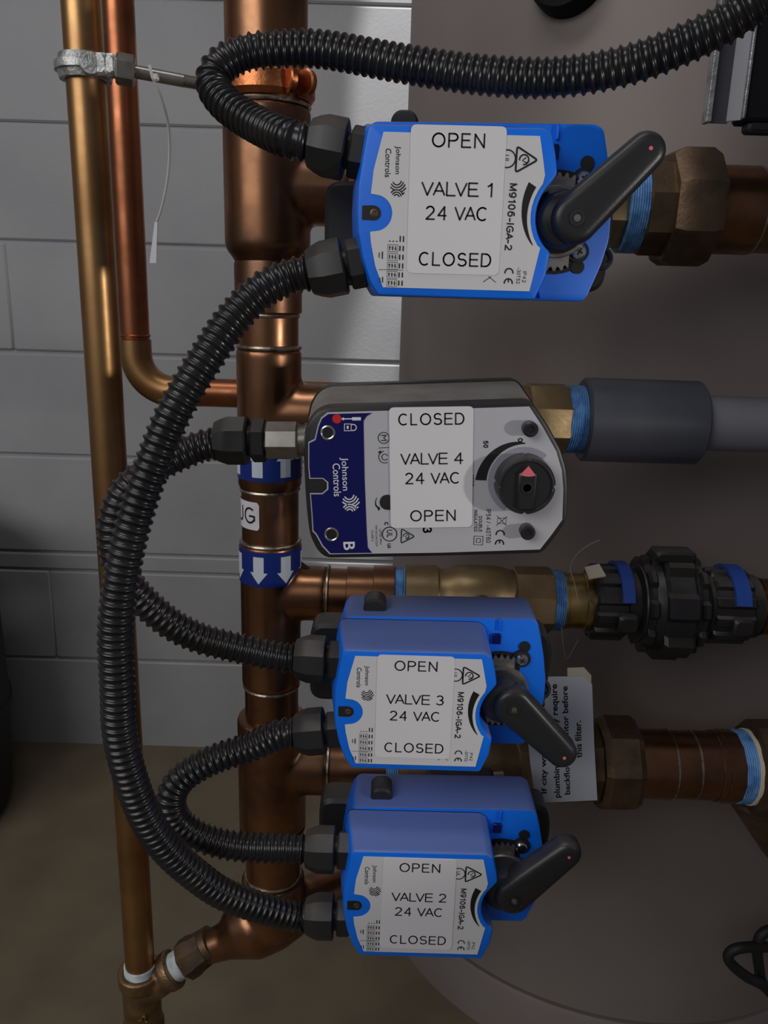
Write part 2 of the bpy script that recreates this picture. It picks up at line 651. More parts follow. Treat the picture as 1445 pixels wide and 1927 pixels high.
    def rcm(self, cx, cz, h):
        """triangle mark pointing right, a round C with a tick inside"""
        tri = round_poly([(cx - h * 0.42, cz + h * 0.5), (cx + h * 0.46, cz), (cx - h * 0.42, cz - h * 0.5)], h * 0.12, 4)
        self.stroke(tri, h * 0.075, True)
        self.stroke(circle(cx - h * 0.1, cz, h * 0.19, 20, -100, 190), h * 0.06)
        self.stroke([(cx - h * 0.02, cz + h * 0.08), (cx - h * 0.17, cz - h * 0.03), (cx + h * 0.0, cz - h * 0.12), (cx + h * 0.12, cz - h * 0.04)], h * 0.05)

    def ring(self, cx, cz, r, wd):
        self.stroke(circle(cx, cz, r, 28), wd, True)

    def build(self, name, m, parent, label=None):
        return self.mb.build(name, m, parent, label, world=False, angle=180)


def catmull(pts, step):
    """centripetal-ish Catmull-Rom through pts, resampled at equal arc length"""
    P = [Vector(p) for p in pts]
    P = [P[0] * 2 - P[1]] + P + [P[-1] * 2 - P[-2]]
    dense = []
    for i in range(1, len(P) - 2):
        p0, p1, p2, p3 = P[i - 1:i + 3]
        for k in range(40):
            t = k / 40
            dense.append(0.5 * ((2 * p1) + (p2 - p0) * t + (2 * p0 - 5 * p1 + 4 * p2 - p3) * t * t + (3 * p1 - p0 - 3 * p2 + p3) * t ** 3))
    dense.append(P[-2])
    out = [dense[0]]
    acc = 0.0
    for a, b in zip(dense, dense[1:]):
        seg = (b - a).length
        while acc + seg >= step:
            u = (step - acc) / seg
            a = a.lerp(b, u)
            out.append(a.copy())
            seg = (b - a).length
            acc = 0.0
        acc += seg
    return out


# ================================================================== SETTING
WALL_Y = 1.56
mb = MB()
mb.box((-0.2, WALL_Y + 0.0685, 0.95), (3.6, 0.13, 2.5))
wall = mb.build('wall_back', M['wall'])
tag(wall, kind='structure')
mb = MB()
courses = [(1.2535, 1.452), (1.0510, 1.2465), (0.8485, 1.0440), (0.6460, 0.8415), (0.4430, 0.6390), (0.4045, 0.4370), (0.2050, 0.3985), (-0.02, 0.1990)]
courses = [(1.4560, 1.6520), (1.6585, 1.86), (1.8650, 2.2)] + courses
for z0, z1 in sorted(courses):
    joints = [-2.0, 1.6]
    if abs(z0 - 0.8485) < 0.003:
        joints = [-2.0, -0.722, 1.6]
    if abs(z0 - 0.2050) < 0.003:
        joints = [-2.0, -0.690, 1.6]
    for xa_, xb_ in zip(joints, joints[1:]):
        mb.box(((xa_ + xb_) / 2, WALL_Y + 0.01, (z0 + z1) / 2), (xb_ - xa_ - 0.0005, 0.024, z1 - z0 + 0.001), 0.0032)
blocks = mb.build('painted_blocks', M['wall'], wall, world=False)
mb = MB()
mb.box((0, 0.7, -0.05), (5, 4.0, 0.1))
tag(mb.build('floor', M['floor']), kind='structure')

# ================================================================== TANK
TX, TY, TR = 0.378, 1.172, 0.362
t = thing('storage_tank', 'large brownish-grey cylindrical storage tank standing on the floor behind the valves', 'tank', (TX, TY, 0))
mb = MB()
mb.lathe((TX, TY, 0.085), (0, 0, 1), [(0, TR - 0.006), (0.004, TR), (1.7, TR), (1.75, TR - 0.03), (1.80, TR - 0.2)], 128)
mb.build('tank_shell', M['tank'], t)
mb = MB()
mb.lathe((TX, TY, 0.0), (0, 0, 1), [(0, TR + 0.004), (0.078, TR + 0.004), (0.084, TR + 0.001), (0.0845, TR - 0.02)], 128)
mb.build('base_skirt', M['tank'], t)
# dark port near the top of the tank
pc = at(1092, -84, 0.84)
mb = MB()
dn = Vector((pc.x - TX, -math.sqrt(max(TR ** 2 - (pc.x - TX) ** 2, 0)), 0)).normalized()
ps = Vector((TX, TY, pc.z)) + dn * (TR - 0.004)
mb.lathe(ps, dn, [(0, 0.040), (0.018, 0.038), (0.024, 0.034), (0.026, 0.0)], 40)
mb.build('port_cap', M['enamel'], t)

# ================================================================== BIN AT THE LEFT
DX, DY = -0.92, 1.29
t = thing('black_drum', 'black round drum at the left edge of the picture against the block wall', 'drum', (DX, DY, 0))
mb = MB()
mb.lathe((DX, DY, 0.0), (0, 0, 1), [(0, 0.205), (0.006, 0.215), (0.03, 0.222), (0.22, 0.232), (0.50, 0.228), (0.57, 0.205), (0.60, 0.15), (0.605, 0.0)], 72)
mb.build('drum_body', M['rubber'], t)
mb = MB()
mb.lathe((DX, DY, 0.20), (0, 0, 1), [(0, 0.226), (0.004, 0.236), (0.016, 0.236), (0.020, 0.226)], 72, caps=False)
mb.build('drum_hoop', M['rubber'], t)

# ================================================================== COPPER RISER (main manifold)
MX, MY = -0.1035, 0.70
Zr = lambda z: CAM_Z + z / 1000.0
riser = thing('copper_manifold', 'tall thick copper manifold pipe with tee branches feeding the four valves', 'pipe', (MX, MY, Zr(-690)))


def vcyl(name, z0, z1, r, m=M['copper'], bev=0.0006, par=riser):
    b = MB()
    b.cyl((MX, MY, Zr(z0)), (MX, MY, Zr(z1)), r, 56, bev)
    return b.build(name, m, par)


def joint(z, r, par=riser):
    b = MB()
    b.lathe((MX, MY, Zr(z) - 0.0022), (0, 0, 1), [(0, r - .002), (0.0008, r + 0.0006), (0.0022, r + 0.0012), (0.0036, r + 0.0006), (0.0044, r - .002)], 56)
    return b.build('solder_joint', M['solder'], par)


def vprof(name, prof, m=M['copper'], par=riser):
    b = MB()
    z0 = prof[0][0]
    b.lathe((MX, MY, Zr(z0)), (0, 0, 1), [((z - z0) / 1000.0, r) for z, r in prof], 56)
    return b.build(name, m, par)


def tee(name, z0, z1, r, zb, rb, xb, m=M['copper'], par=riser):
    b = MB()
    b.cyl((MX, MY, Zr(z0)), (MX, MY, Zr(z1)), r, 56)
    b.cyl((MX, MY, Zr(zb)), (xb, MY, Zr(zb)), rb, 48)
    return b.build(name, m, par, remesh=0.0018, smooth=22)


# top pipe, large coupling with its own tee, reducer
vcyl('pipe', 140, 420, 0.0325)
joint(145.5, 0.0345)
b = MB()
b.lathe((MX, MY, Zr(24)), (0, 0, 1), [(0, 0.0272), (0.003, 0.0275), (0.011, 0.034), (0.015, 0.0355), (0.118, 0.0355), (0.1205, 0.0345)], 56)
b.cyl((MX, MY, Zr(84)), (-0.035, MY, Zr(84)), 0.028, 48)
b.build('tee_fitting', M['copper'], riser, remesh=0.002, smooth=14)
vprof('reducer', [(-16, 0.0262), (-14, 0.0284), (24, 0.0284), (27, 0.0275)])
joint(-17, 0.0258)
vcyl('pipe', -46, -15, 0.0255)
joint(-43.5, 0.0272)
tee('tee_fitting', -155, -44, 0.0282, -101, 0.0275, -0.050)
vprof('collar', [(-168, 0.0262), (-163, 0.0284), (-150, 0.0284)])
joint(-168.5, 0.0262)
vcyl('pipe', -216, -165, 0.0257)
joint(-217.5, 0.0272)
tee('tee_fitting', -362, -218, 0.0280, -268, 0.0258, -0.0505)
joint(-362.5, 0.0262)
vcyl('pipe', -399, -360, 0.0257)
tee('tee_fitting', -520, -395, 0.0335, -450, 0.0288, -0.0475)
vprof('reducer', [(-540, 0.0278), (-533, 0.0282), (-524, 0.0325), (-519, 0.0335)])
vcyl('pipe', -580, -534, 0.0278)
joint(-578, 0.0284)
# bottom wye: body, branch to the lower left, branch to the upper right at the back
pl0 = Vector((MX, MY, Zr(-640)))
plb = Vector((-0.1760, 0.690, Zr(-667)))
prb = Vector((-0.030, 0.760, Zr(-628)))
b = MB()
b.cyl((MX, MY, Zr(-638)), (MX, MY, Zr(-580)), 0.0325, 56, 0.001)
run = [plb, at(425, 1770, .692), at(450, 1754, .695), at(470, 1742, .698), at(515, 1722, .705), at(550, 1706, .712), at(585, 1690, .722), at(660, 1655, .745)]
b.tube(run, [0.0160, 0.0190, 0.0290, 0.0345, 0.0345, 0.0300, 0.0240, 0.0225], 44)
b.build('wye_fitting', M['copper'], riser, remesh=0.0019, smooth=16)


# branch stubs running to the right from the tees
def hx(name, x0, x1, z, r, m, par, y=MY, seg=48, bev=0.0006, phase=0.0, r1=None):
    b = MB()
    b.cyl((x0, y, Zr(z)), (x1, y, Zr(z)), r, seg, bev, r1=r1, phase=phase)
    return b.build(name, m, par)


def hring(x, z, r, par, wd=0.0035, m=None, y=MY):
    b = MB()
    b.lathe((x - wd / 2, y, Zr(z)), (1, 0, 0), [(0, r - 0.002), (wd * .25, r + 0.0006), (wd * .75, r + 0.0006), (wd, r - 0.002)], 48)
    return b.build('solder_joint', m or M['solder'], par)


def threads(name, x0, x1, z, r, par, m=None, y=MY):
    b = MB()
    n = max(3, int((x1 - x0) / 0.0018))
    prof = []
    for k in range(n * 2 + 1):
        prof.append(((x1 - x0) * k / (n * 2), r + (0.0006 if k % 2 else -0.0004)))
    b.lathe((x0, y, Zr(z)), (1, 0, 0), prof, 48)
    return b.build(name, m or M['tape_blue'], par)


hring(-0.0500, -268, 0.0265, riser)
hx('pipe', -0.0490, -0.031, -268, 0.0238, M['copper'], riser)
hx('coupling', -0.0325, -0.006, -268, 0.0258, M['copper'], riser)
hx('coupling', -0.008, 0.012, -268, 0.0278, M['copper'], riser)
hring(-0.0470, -450, 0.0290, riser)
hx('pipe', -0.0465, 0.010, -450, 0.0262, M['copper'], riser)
hx('pipe', -0.052, 0.010, -101, 0.0255, M['copper'], riser)
hx('pipe', -0.040, 0.010, 84, 0.0262, M['copper'], riser)


# arrow tape bands and the round-the-pipe label
def cyl_map(r):
    def f(x, z):            # x = arc length in mm from the front of the pipe, z = height rel. camera in mm
        a = x / 1000.0 / r
        return Vector((MX + r * math.sin(a), MY - r * math.cos(a), Zr(z)))
    return f


def arrow_band(z0, z1, flip=False):
    band = vprof('arrow_band', [(z0, 0.0281), (z0 + .2, 0.0287), (z1 - .2, 0.0287), (z1, 0.0281)], M['arrow_blue'])
    cm = cyl_map(0.02895)
    p = Print((lambda x, z: cm(x, z0 + z1 - z)) if flip else cm)
    h = z1 - z0
    zt, zb2 = z1 - h * 0.12, z0 + h * 0.1
    for k in range(-3, 4):
        cx = k * 25.5 + 1.0 - 8.0
        n = 4
        left = [(cx - 5.0, zt + (zb2 + h * .33 - zt) * i / n) for i in range(n + 1)]
        for i in range(n):
            za = zt + (zb2 + h * .33 - zt) * i / n
            zc = zt + (zb2 + h * .33 - zt) * (i + 1) / n
            p.poly([(cx - 5, za), (cx, za), (cx, zc), (cx - 5, zc)])
            p.poly([(cx, za), (cx + 5, za), (cx + 5, zc), (cx, zc)])
        zm = zb2 + h * .33
        p.poly([(cx - 8.5, zm), (cx - 4.2, zm), (cx - 4.2, zb2 + h * .165)])
        p.poly([(cx - 4.2, zm), (cx, zm), (cx, zb2), (cx - 4.2, zb2 + h * .165)])
        p.poly([(cx, zm), (cx + 4.2, zm), (cx + 4.2, zb2 + h * .165), (cx, zb2)])
        p.poly([(cx + 4.2, zm), (cx + 8.5, zm), (cx + 4.2, zb2 + h * .165)])
    if not flip:
        e = MB()
        t0 = Vector((MX + 0.0275, MY - 0.004, 0))
        e.loops([[t0 + Vector((0, 0, Zr(z0 + 19))), t0 + Vector((0.0, 0, Zr(z0 + 9))), t0 + Vector((0.011, 0.002, Zr(z0 + 10)))],
                 [t0 + Vector((0, 0.0006, Zr(z0 + 19))), t0 + Vector((0.0, 0.0006, Zr(z0 + 9))), t0 + Vector((0.011, 0.0026, Zr(z0 + 10)))]])
        e.build('tape_end', M['rubber'], band)
    o = p.mb.build('arrow_print', M['arrow_white'], band, world=True, angle=60)
    return band


arrow_band(-254, -221.5)
arrow_band(-157, -124, True)
b = MB()
fm, fm2 = cyl_map(0.0261), cyl_map(0.0264)
rows_ = []
NX = 24
outl = round_poly([(-43, -199.5), (-9.3, -201.5), (-9.3, -176), (-43, -175.5)], 3.0, 4)
lab = MB()
cols = []
for k in range(NX + 1):
    x = -43 + (43 - 6.0) * k / NX
    e = max(0, 2.6 - (-6.0 - x))
    ins = 2.6 - math.sqrt(max(2.6 ** 2 - e ** 2, 0)) if e > 0 else 0
    cols.append((fm2(x, -201.5 + ins), fm2(x, -176 - ins)))
for k in range(NX):
    lab.poly([cols[k][0], cols[k + 1][0], cols[k + 1][1], cols[k][1]])
lb = lab.build('pipe_label', M['sticker'], riser, angle=60)
p = Print(cyl_map(0.0266))
p.sans('UG', -23.5, -188.5, 27.0, 15.0, 0, 0.12)
p.mb.build('lettering', M['ink'], lb, world=True, angle=60)

# ================================================================== LEFT RISERS
AX, AY = -0.2405, 0.68
t = thing('golden_riser_pipe', 'slim golden-brown riser pipe at the left, clamped near its top', 'pipe', (AX, AY, Zr(-684)))
b = MB()
b.cyl((AX, AY, Zr(-684)), (AX, AY, Zr(420)), 0.0148, 40)
b.build('pipe', M['copper_gold'], t)
b = MB()
b.lathe((AX, AY, Zr(-690)), (0, 0, 1), [(0.012 * k / 16, 0.0158 + (0.0006 if k % 2 else -0.0003)) for k in range(17)], 40)
b.build('thread_tape', M['tape_white'], t)

BX, BY, BZ = -0.2625, 0.84, -101
t = thing('red_copper_pipe', 'slim reddish copper pipe just right of the golden riser, elbowing behind the manifold', 'pipe', (BX, BY, Zr(BZ)))
b = MB()
b.cyl((BX, BY, Zr(-55)), (BX, BY, Zr(420)), 0.0148, 40)
b.cyl((-0.205, BY, Zr(BZ)), (0.185, BY, Zr(BZ)), 0.0148, 40)
b.build('pipe', M['copper_red'], t)
b = MB()
R = 0.038
pts = [(BX, BY, Zr(BZ) + 0.052), (BX, BY, Zr(BZ) + R + 0.006)]
pts += [(BX + R - R * math.cos(math.radians(90 * k / 14)), BY, Zr(BZ) + R - R * math.sin(math.radians(90 * k / 14))) for k in range(15)]
pts += [(BX + R + 0.018, BY, Zr(BZ))]
b.tube(pts, 0.0162, 40)
b.build('elbow', M['copper_gold'], t)
for z in (-46, -50.5):
    b = MB()
    b.lathe((BX, BY, Zr(z)), (0, 0, 1), [(0, 0.0146), (0.001, 0.0160), (0.002, 0.0160), (0.003, 0.0146)], 40)
    b.build('solder_joint', M['copper_red'], t)

# bronze tee under the golden riser
tb = thing('bronze_tee', 'rough bronze pipe tee under the golden riser at the lower left', 'pipe fitting', (AX, AY, Zr(-760)))
oz = Zr(-712)
b = MB()
b.lathe((AX, AY, Zr(-765)), (0, 0, 1), [(0, 0.0205), (0.004, 0.0215), (0.012, 0.0215), (0.015, 0.0195), (0.062, 0.0195), (0.066, 0.0228), (0.078, 0.0232), (0.080, 0.0225), (0.080, 0.0170), (0.072, 0.0165)], 40)
tdir = (Vector((-0.1900, 0.688, Zr(-676))) - Vector((AX, AY, oz)))
tdir.normalize()
b.lathe((AX, AY, oz), tdir, [(0, 0.0185), (0.030, 0.0185), (0.034, 0.0205), (0.042, 0.0207), (0.043, 0.0195)], 40)
b.build('tee_body', M['cast_bronze'], tb, remesh=0.0014, smooth=4)
b = MB()
b.lathe((AX, AY, Zr(-786)), (0, 0, 1), [(0, 0.0175), (0.022, 0.0175)], 40)
b.build('lower_nipple', M['brass_bright'], tb)
pr = Print(lambda x, z: Vector((AX + x / 1000, AY - 0.0199 - 0.0, Zr(z))))
# raised casting mark
b = MB()
for (dx, dz, wx, wz) in ((0, 0, .0012, .007), (.003, .001, .0012, .006), (.0015, .003, .004, .0012), (-.0025, -.002, .003, .0012), (.004, -.003, .003, .0012)):
    b.box((AX + .006 + dx, AY - 0.0188, Zr(-729) + dz), (wx, .003, wz), .0003)
b.build('casting_mark', M['cast_bronze'], tb)
# bronze adapter between the tee and the wye branch
ta = thing('bronze_adapter', 'dark bronze threaded adapter joining the lower tee to the sloping copper branch', 'pipe fitting', tuple(Vector((AX, AY, oz)) + tdir * 0.052))
p0 = Vector((AX, AY, oz))
b = MB()
b.lathe(p0, tdir, [(0.0562, 0.0165), (0.0567, 0.0208), (0.066, 0.0212), (0.072, 0.0195), (0.083, 0.0185), (0.084, 0.0165)], 8, caps=True)
b.build('hex_body', M['bronze'], ta)
b = MB()
b.lathe(p0, tdir, [(0.083, 0.0160), (0.084, 0.0182), (0.091, 0.0182), (0.092, 0.0165)], 40)
b.build('cup_end', M['bronze'], ta)
b = MB()
b.lathe(p0, tdir, [(0.043 + 0.0138 * k / 14, 0.0150 + (0.0005 if k % 2 else -0.0003)) for k in range(15)], 40)
b.build('thread_tape', M['tape_white'], ta)

# ================================================================== HANGERS
CZ = Zr(164)
t = thing('pipe_clamp', 'galvanised split-ring clamp around the golden riser near its top', 'pipe clamp', (AX, AY, CZ))
b = MB()
for s in (1, -1):
    ring_out = []
prof = [(-0.0085, 0.0152), (-0.0085, 0.0192), (-0.0035, 0.0205), (-0.0028, 0.0225), (0.0028, 0.0225), (0.0035, 0.0205), (0.0085, 0.0192), (0.0085, 0.0152)]
b.lathe((AX, AY, CZ), (0, 0, 1), prof, 40, caps=False)
b.f += []
b.build('ring', M['galv'], t)
b = MB()
hd = Vector((0.94, -0.20, 0)).normalized()
ec = Vector((AX, AY, CZ)) + Vector((0.012, -0.0155, -0.001))
b.lathe(ec + Vector((0.0, -0.006, 0)), (0.25, -1, 0), [(-0.010, 0.0085), (-0.001, 0.0085), (0.001, 0.0075), (0.0015, 0.0)], 20)
b.build('hinge_screw', M['galv'], t)
b = MB()
b.box(ec + Vector((0.006, 0.0, 0)), (0.012, 0.012, 0.0155), 0.002)
b.box(ec + Vector((0.0135, 0.001, 0)), (0.009, 0.012, 0.0155), 0.002)
b.build('lug', M['galv'], t)
b = MB()
rod0 = ec + Vector((0.016, 0.002, -0.001))
rod1 = Vector((MX - 0.034, MY - 0.014, Zr(155)))
rdir = (rod1 - rod0).normalized()
b.lathe(rod0, rdir, [(0, 0.0098), (0.0015, 0.0112), (0.0125, 0.0112), (0.014, 0.0098)], 6, phase=0.3)
b.build('hex_boss', M['steel'], t)
t = thing('threaded_rod', 'grey steel threaded rod spanning from the clamp to the copper ring', 'rod', tuple(rod0))
b = MB()
L = (rod1 - rod0).length
b.lathe(rod0, rdir, [(0.012, 0.0047), (0.050, 0.0047)], 20)
prof = []
k = 0
x = 0.050
while x < L + 0.006:
    prof.append((x, 0.0049 if k % 2 else 0.0042))
    x += 0.0007
    k += 1
b.lathe(rod0, rdir, prof, 20)
b.build('rod', M['steel'], t)
t = thing('copper_split_ring', 'copper-plated split ring hanger around the thick manifold pipe top', 'pipe clamp', (MX, MY, Zr(165)))
b = MB()
zc = Zr(158.5)
prof = [(-0.0105, 0.0330), (-0.0105, 0.0355), (-0.006, 0.0385), (0.006, 0.0385), (0.0105, 0.0355), (0.0105, 0.0330)]
# two half rings with a gap at the right front
for a0, a1 in ((-238, -52), (-38, 108)):
    rings = []
    for k in range(37):
        a = math.radians(a0 + (a1 - a0) * k / 36)
        rings.append([Vector((MX + r * math.cos(a), MY + r * math.sin(a), zc + tt)) for tt, r in prof])
    b.ring_loft(rings)
b.build('half_ring', M['copper_plate'], t)
b = MB()
for a in (-56, -34):
    q = math.radians(a)
    c0 = Vector((MX + 0.040 * math.cos(q), MY + 0.040 * math.sin(q), zc))
    dd = Vector((-math.sin(q), math.cos(q), 0))
    b.lathe(c0 - dd * 0.003, dd, [(0, 0.0085), (0.001, 0.0100), (0.005, 0.0100), (0.006, 0.0085)], 24)
b.build('lug', M['copper_plate'], t)
b = MB()
b.lathe(rod1 - rdir * 0.010, rdir, [(0, 0.0065), (0.002, 0.008), (0.016, 0.0105), (0.020, 0.011)], 24)
b.build('rod_boss', M['copper_plate'], t)

# nylon tie hanging from the rod
tie = [at(281, 122, .662), at(287, 145, .657), at(296, 165, .657), at(308, 200, .66), at(317, 240, .665), at(319, 290, .667), at(314, 345, .667), at(303, 395, .667), at(294, 420, .667)]
path = catmull(tie, 0.003)
t = thing('nylon_tie', 'thin clear nylon tie dangling from the steel rod in front of the block wall', 'cable tie', tuple(tie[0]))
b = MB()
rings = []
for q in path:
    rings.append([q + Vector((-0.0012, 0, 0)), q + Vector((0, -0.0005, 0)), q + Vector((0.0012, 0, 0)), q + Vector((0, 0.0005, 0))])
b.ring_loft(rings)
b.build('strap', M['nylon'], t)
b = MB()
e0, e1 = at(294, 418, .667), at(288, 495, .667)
b.ring_loft([[q + Vector((sx * wd, sy * 0.0006, 0)) for sx, sy in ((-1, -1), (1, -1), (1, 1), (-1, 1))] for q, wd in ((e0, .0012), (e0.lerp(e1, .45), .0018), (e1, .0028))])
b.build('strap_tail', M['sticker'], t)
b = MB()
b.box(at(293, 146, .656), (.005, .004, .005), .001)
b.build('tie_head', M['nylon'], t)


# ================================================================== BLUE VALVE ACTUATORS
COVER = mm([(-49.5, 45.6), (46.5, 46.2), (51.6, 43.0), (54.5, 32.0), (56.2, 22.5)]
           + [(70.5 + 24.8 * math.cos(math.radians(a)), 24.8 * math.sin(math.radians(a))) for a in range(135, 226, 9)]
           + [(55.6, -19.5), (54.0, -33.0), (48.5, -46.6), (-43.5, -46.6), (-48.5, -39.0), (-53.0, -26.5), (-56.0, -12.0), (-56.7, 0.0), (-56.4, 14.0), (-53.6, 32.0), (-51.9, 42.5)])
PLATE = mm([(-42.6, 41.4), (44.4, 41.6), (46.6, 32.0), (48.8, 21.5)]
           + [(70.5 + 28.2 * math.cos(math.radians(a)), 28.2 * math.sin(math.radians(a))) for a in range(143, 218, 9)]
           + [(49.2, -17.5), (44.8, -41.6), (-40.6, -41.8), (-45.4, -29.9), (-48.2, -17.0), (-48.8, -11.4)]
           + [(-46.2 + 9.8 * math.cos(math.radians(a)), -1.2 + 9.8 * math.sin(math.radians(a))) for a in range(-88, 89, 11)]
           + [(-48.8, 9.0), (-47.6, 21.5)])
BASE = mm([(-53.0, 50.5), (-49.0, 54.5), (84.5, 56.5), (89.0, 54.0), (92.2, 42.0), (95.5, 27.0), (98.4, 8.0), (98.6, -9.0), (95.0, -24.5), (88.0, -43.5), (85.0, -46.4), (-46.0, -46.6), (-50.5, -42.5), (-58.0, -22.0), (-61.2, -8.0), (-61.3, 9.0), (-58.5, 30.0)])


def cover_back(p):
    x, z = p
    return (x - (0.0045 if x < -0.03 else (0.001 if x > 0.03 else 0)), z + (0.0068 if z > 0.04 else (z / 0.04 * 0.0068 if z > 0.0 else 0)))


def make_actuator():
    root = thing('valve_actuator', 'x', 'actuator')
    kw = dict(world=False)
    # mounting plate and yoke at the back
    b = MB()
    plate(b, round_poly(mm([(-82, 27), (108, 27), (113, 8), (110, -40), (-82, -40)]), 0.012, 5), 0.086, 0.112, 0.003)
    b.build('mounting_plate', M['black'], root, **kw)
    b = MB()
    b.box((0.040, 0.128, 0.0), (0.060, 0.036, 0.052), 0.003)
    b.build('yoke', M['black'], root, **kw)
    # base housing
    b = MB()
    bp = round_poly(BASE, 0.003, 3)
    b.loops([P3(offset_poly(bp, 0.0012), 0.039), P3(offset_poly(bp, 0.0004), 0.0393), P3(bp, 0.0405), P3(bp, 0.082), P3(offset_poly(bp, 0.0015), 0.086)])
    base = b.build('base_housing', M['blue'], root, **kw)
    # cover
    b = MB()
    cp = round_poly(COVER, 0.0016, 3)
    bk = [cover_back(p) for p in cp]
    midp = [tuple(Vector(p).lerp(Vector(q), 0.5)) for p, q in zip(cp, bk)]
    b.loops([P3(offset_poly(cp, 0.0022), 0.0), P3(offset_poly(cp, 0.0009), 0.0004), P3(offset_poly(cp, 0.0002), 0.0014), P3(cp, 0.003), P3(midp, 0.02), P3(bk, 0.0386), P3(bk, 0.0392)])
    b.build('cover', M['blue'], root, **kw)
    # thin seam between cover and base
    b = MB()
    plate(b, offset_poly(bk, -0.0002), 0.0384, 0.0391)
    b.build('seam', M['rubber'], root, **kw)
    # name plate and its printing
    b = MB()
    plate(b, PLATE, -0.0004, 0.0004)
    npl = b.build('nameplate', M['white_plate'], root, **kw)
    npf = lambda x, z: Vector((x / 1000, -0.00055, z / 1000))
    p = Print(npf)
    p.sans('M9106-IGA-2', 31.2, -1.3, 36.0, 4.3, -91, 0.175)
    p.build('model_text', M['ink'], npl)
    p = Print(npf)
    p.text('Johnson', -34.4, 27.0, 14.6, 3.6, -90, 0.008)
    p.build('brand_text', M['ink'], npl)
    p = Print(npf)
    p.text('Controls', -39.6, 25.4, 15.0, 3.3, -90, 0.008)
    p.build('brand_text', M['ink'], npl)
    p = Print(npf)
    p.emblem(-33.6, 12.2, 4.6)
    p.build('emblem', M['ink'], npl)
    p = Print(npf)
    p.rcm(37.8, 29.2, 13.6)
    p.build('triangle_mark', M['ink'], npl)
    p = Print(npf)
    p.ring(27.0, 29.4, 4.6, 0.75)
    p.text('UL', 26.6, 29.4, 4.0, 2.6, -90, 0.01)
    p.build('round_mark', M['ink'], npl)
    p = Print(npf)
    p.ce(33.2, -33.6, 4.6)
    p.build('conformity_mark', M['ink'], npl)
    p = Print(npf)
    p.sans('-30T52', 37.8, -33.0, 9.0, 2.1, -90, 0.13)
    p.build('rating_text', M['ink'], npl)
    p = Print(npf)
    p.sans('IP42', 41.3, -33.6, 6.4, 2.1, -90, 0.13)
    p.build('rating_text', M['ink'], npl)
    p = Print(npf)
    _o = [(70.5 + (32.6 - 2.4 * abs(k - 4) / 14) * math.cos(math.radians(150 + 62 * k / 14)), (32.6 - 2.4 * abs(k - 4) / 14) * math.sin(math.radians(150 + 62 * k / 14))) for k in range(15)]
    for k in range(14):
        def q(kk, s):
            a = math.radians(150 + 62 * kk / 14)
            wd = 4.6 * (1 - kk / 14) ** 0.8 + 0.4
            r = 30.2 + (wd if s else 0)
            return (70.5 + r * math.cos(a), r * math.sin(a))
        p.poly([q(k, 0), q(k, 1), q(k + 1, 1), q(k + 1, 0)])
    p.build('position_arc', M['ink'], npl)
    p = Print(npf)
    p.stroke([(17.5, -37.2), (22.0, -34.0)], .35)
    p.stroke([(25.0, -37.2), (20.5, -34.0)], .35)
    p.build('bin_mark', M['ink'], npl)
    p = Print(npf)
    for k, zc in enumerate((-20.0, -24.8, -29.6, -34.6, -39.2)):
        x0, x1, hh = -38.4, -32.6, 1.9
        p.stroke([(x0, zc - hh), (x0, zc + hh), (x1, zc + hh), (x1, zc - hh)], .3, True)
        for j in range(3):
            p.stroke([(x0 + 1.1 + j * 1.7, zc - 1.2), (x0 + 1.1 + j * 1.7, zc + 1.2)], .55)
            p.stroke([(x0 + .6 + j * 1.7, zc + .5 - .4 * j), (x0 + 1.9 + j * 1.7, zc + .5 - .4 * j)], .35)
        for j in range(2):
            p.stroke([(-31.4 + j * 1.9, zc - 1.4), (-31.4 + j * 1.9, zc + 1.4)], .75)
    for j in range(3):
        p.stroke([(-37.8 + 2 * j, -16.2), (-36.9 + 2 * j, -16.2)], .6)
    for j in range(2):
        p.stroke([(-31.4 + j * 1.9, -13.2), (-31.4 + j * 1.9, -16.4)], .7)
    p.stroke([(-43.5, -32.0), (-29.0, -32.0)], .28)
    p.stroke([(-41.4, -22.0), (-41.4, -26.0)], .7)
    p.stroke([(-43.2, -22.6), (-43.2, -25.4)], .5)
    p.stroke([(-40.9, -36.0), (-40.9, -39.2)], .6)
    p.stroke([(-42.4, -36.5), (-42.4, -39.0)], .45)
    p.build('wiring_table', M['ink'], npl)
    # screw recess at the left
    b = MB()
    plate(b, mm([(-53.6, 2.6), (-48, 2.9)] + [(-46.8 + 4.0 * math.cos(math.radians(a)), -1.2 + 4.0 * math.sin(math.radians(a))) for a in range(80, -81, -20)] + [(-48, -5.2), (-53.6, -5.0)]), -0.00025, 0.001)
    b.build('screw_recess', M['rubber'], root, **kw)
    b = MB()
    b.lathe((-0.0468, 0.0006, -0.0012), (0, -1, 0), [(0, 0.0024), (0.0010, 0.0023), (0.0013, 0.0012), (0.0009, 0.0009), (0.0009, 0.0)], 16)
    b.build('cover_screw', M['bronze'], root, **kw)
    # side rib and latch between cover and base
    b = MB()
    b.box((0.0610, 0.0385, 0.0515), (0.0012, 0.004, 0.009), 0.0003)
    b.build('latch_rib', M['blue'], base, **kw)
    b = MB()
    b.box((0.0560, 0.0375, -0.0385), (0.0012, 0.004, 0.014), 0.0003, Matrix.Rotation(math.radians(-18), 3, 'Y'))
    b.build('latch_rib', M['blue'], base, **kw)
    b = MB()
    b.box((0.0595, 0.0383, 0.0405), (0.006, 0.003, 0.008), 0.0004)
    b.build('latch_slot', M['navy'], base, **kw)
    # dark sector slot, gear and stop screws
    cx = 64.0
    b = MB()
    plate(b, mm(circle(cx, 0, 30.5, 30, 62, 298)), 0.0384, 0.0394)
    b.build('gear_slot', M['rubber'], root, **kw)
    g = []
    n = 92
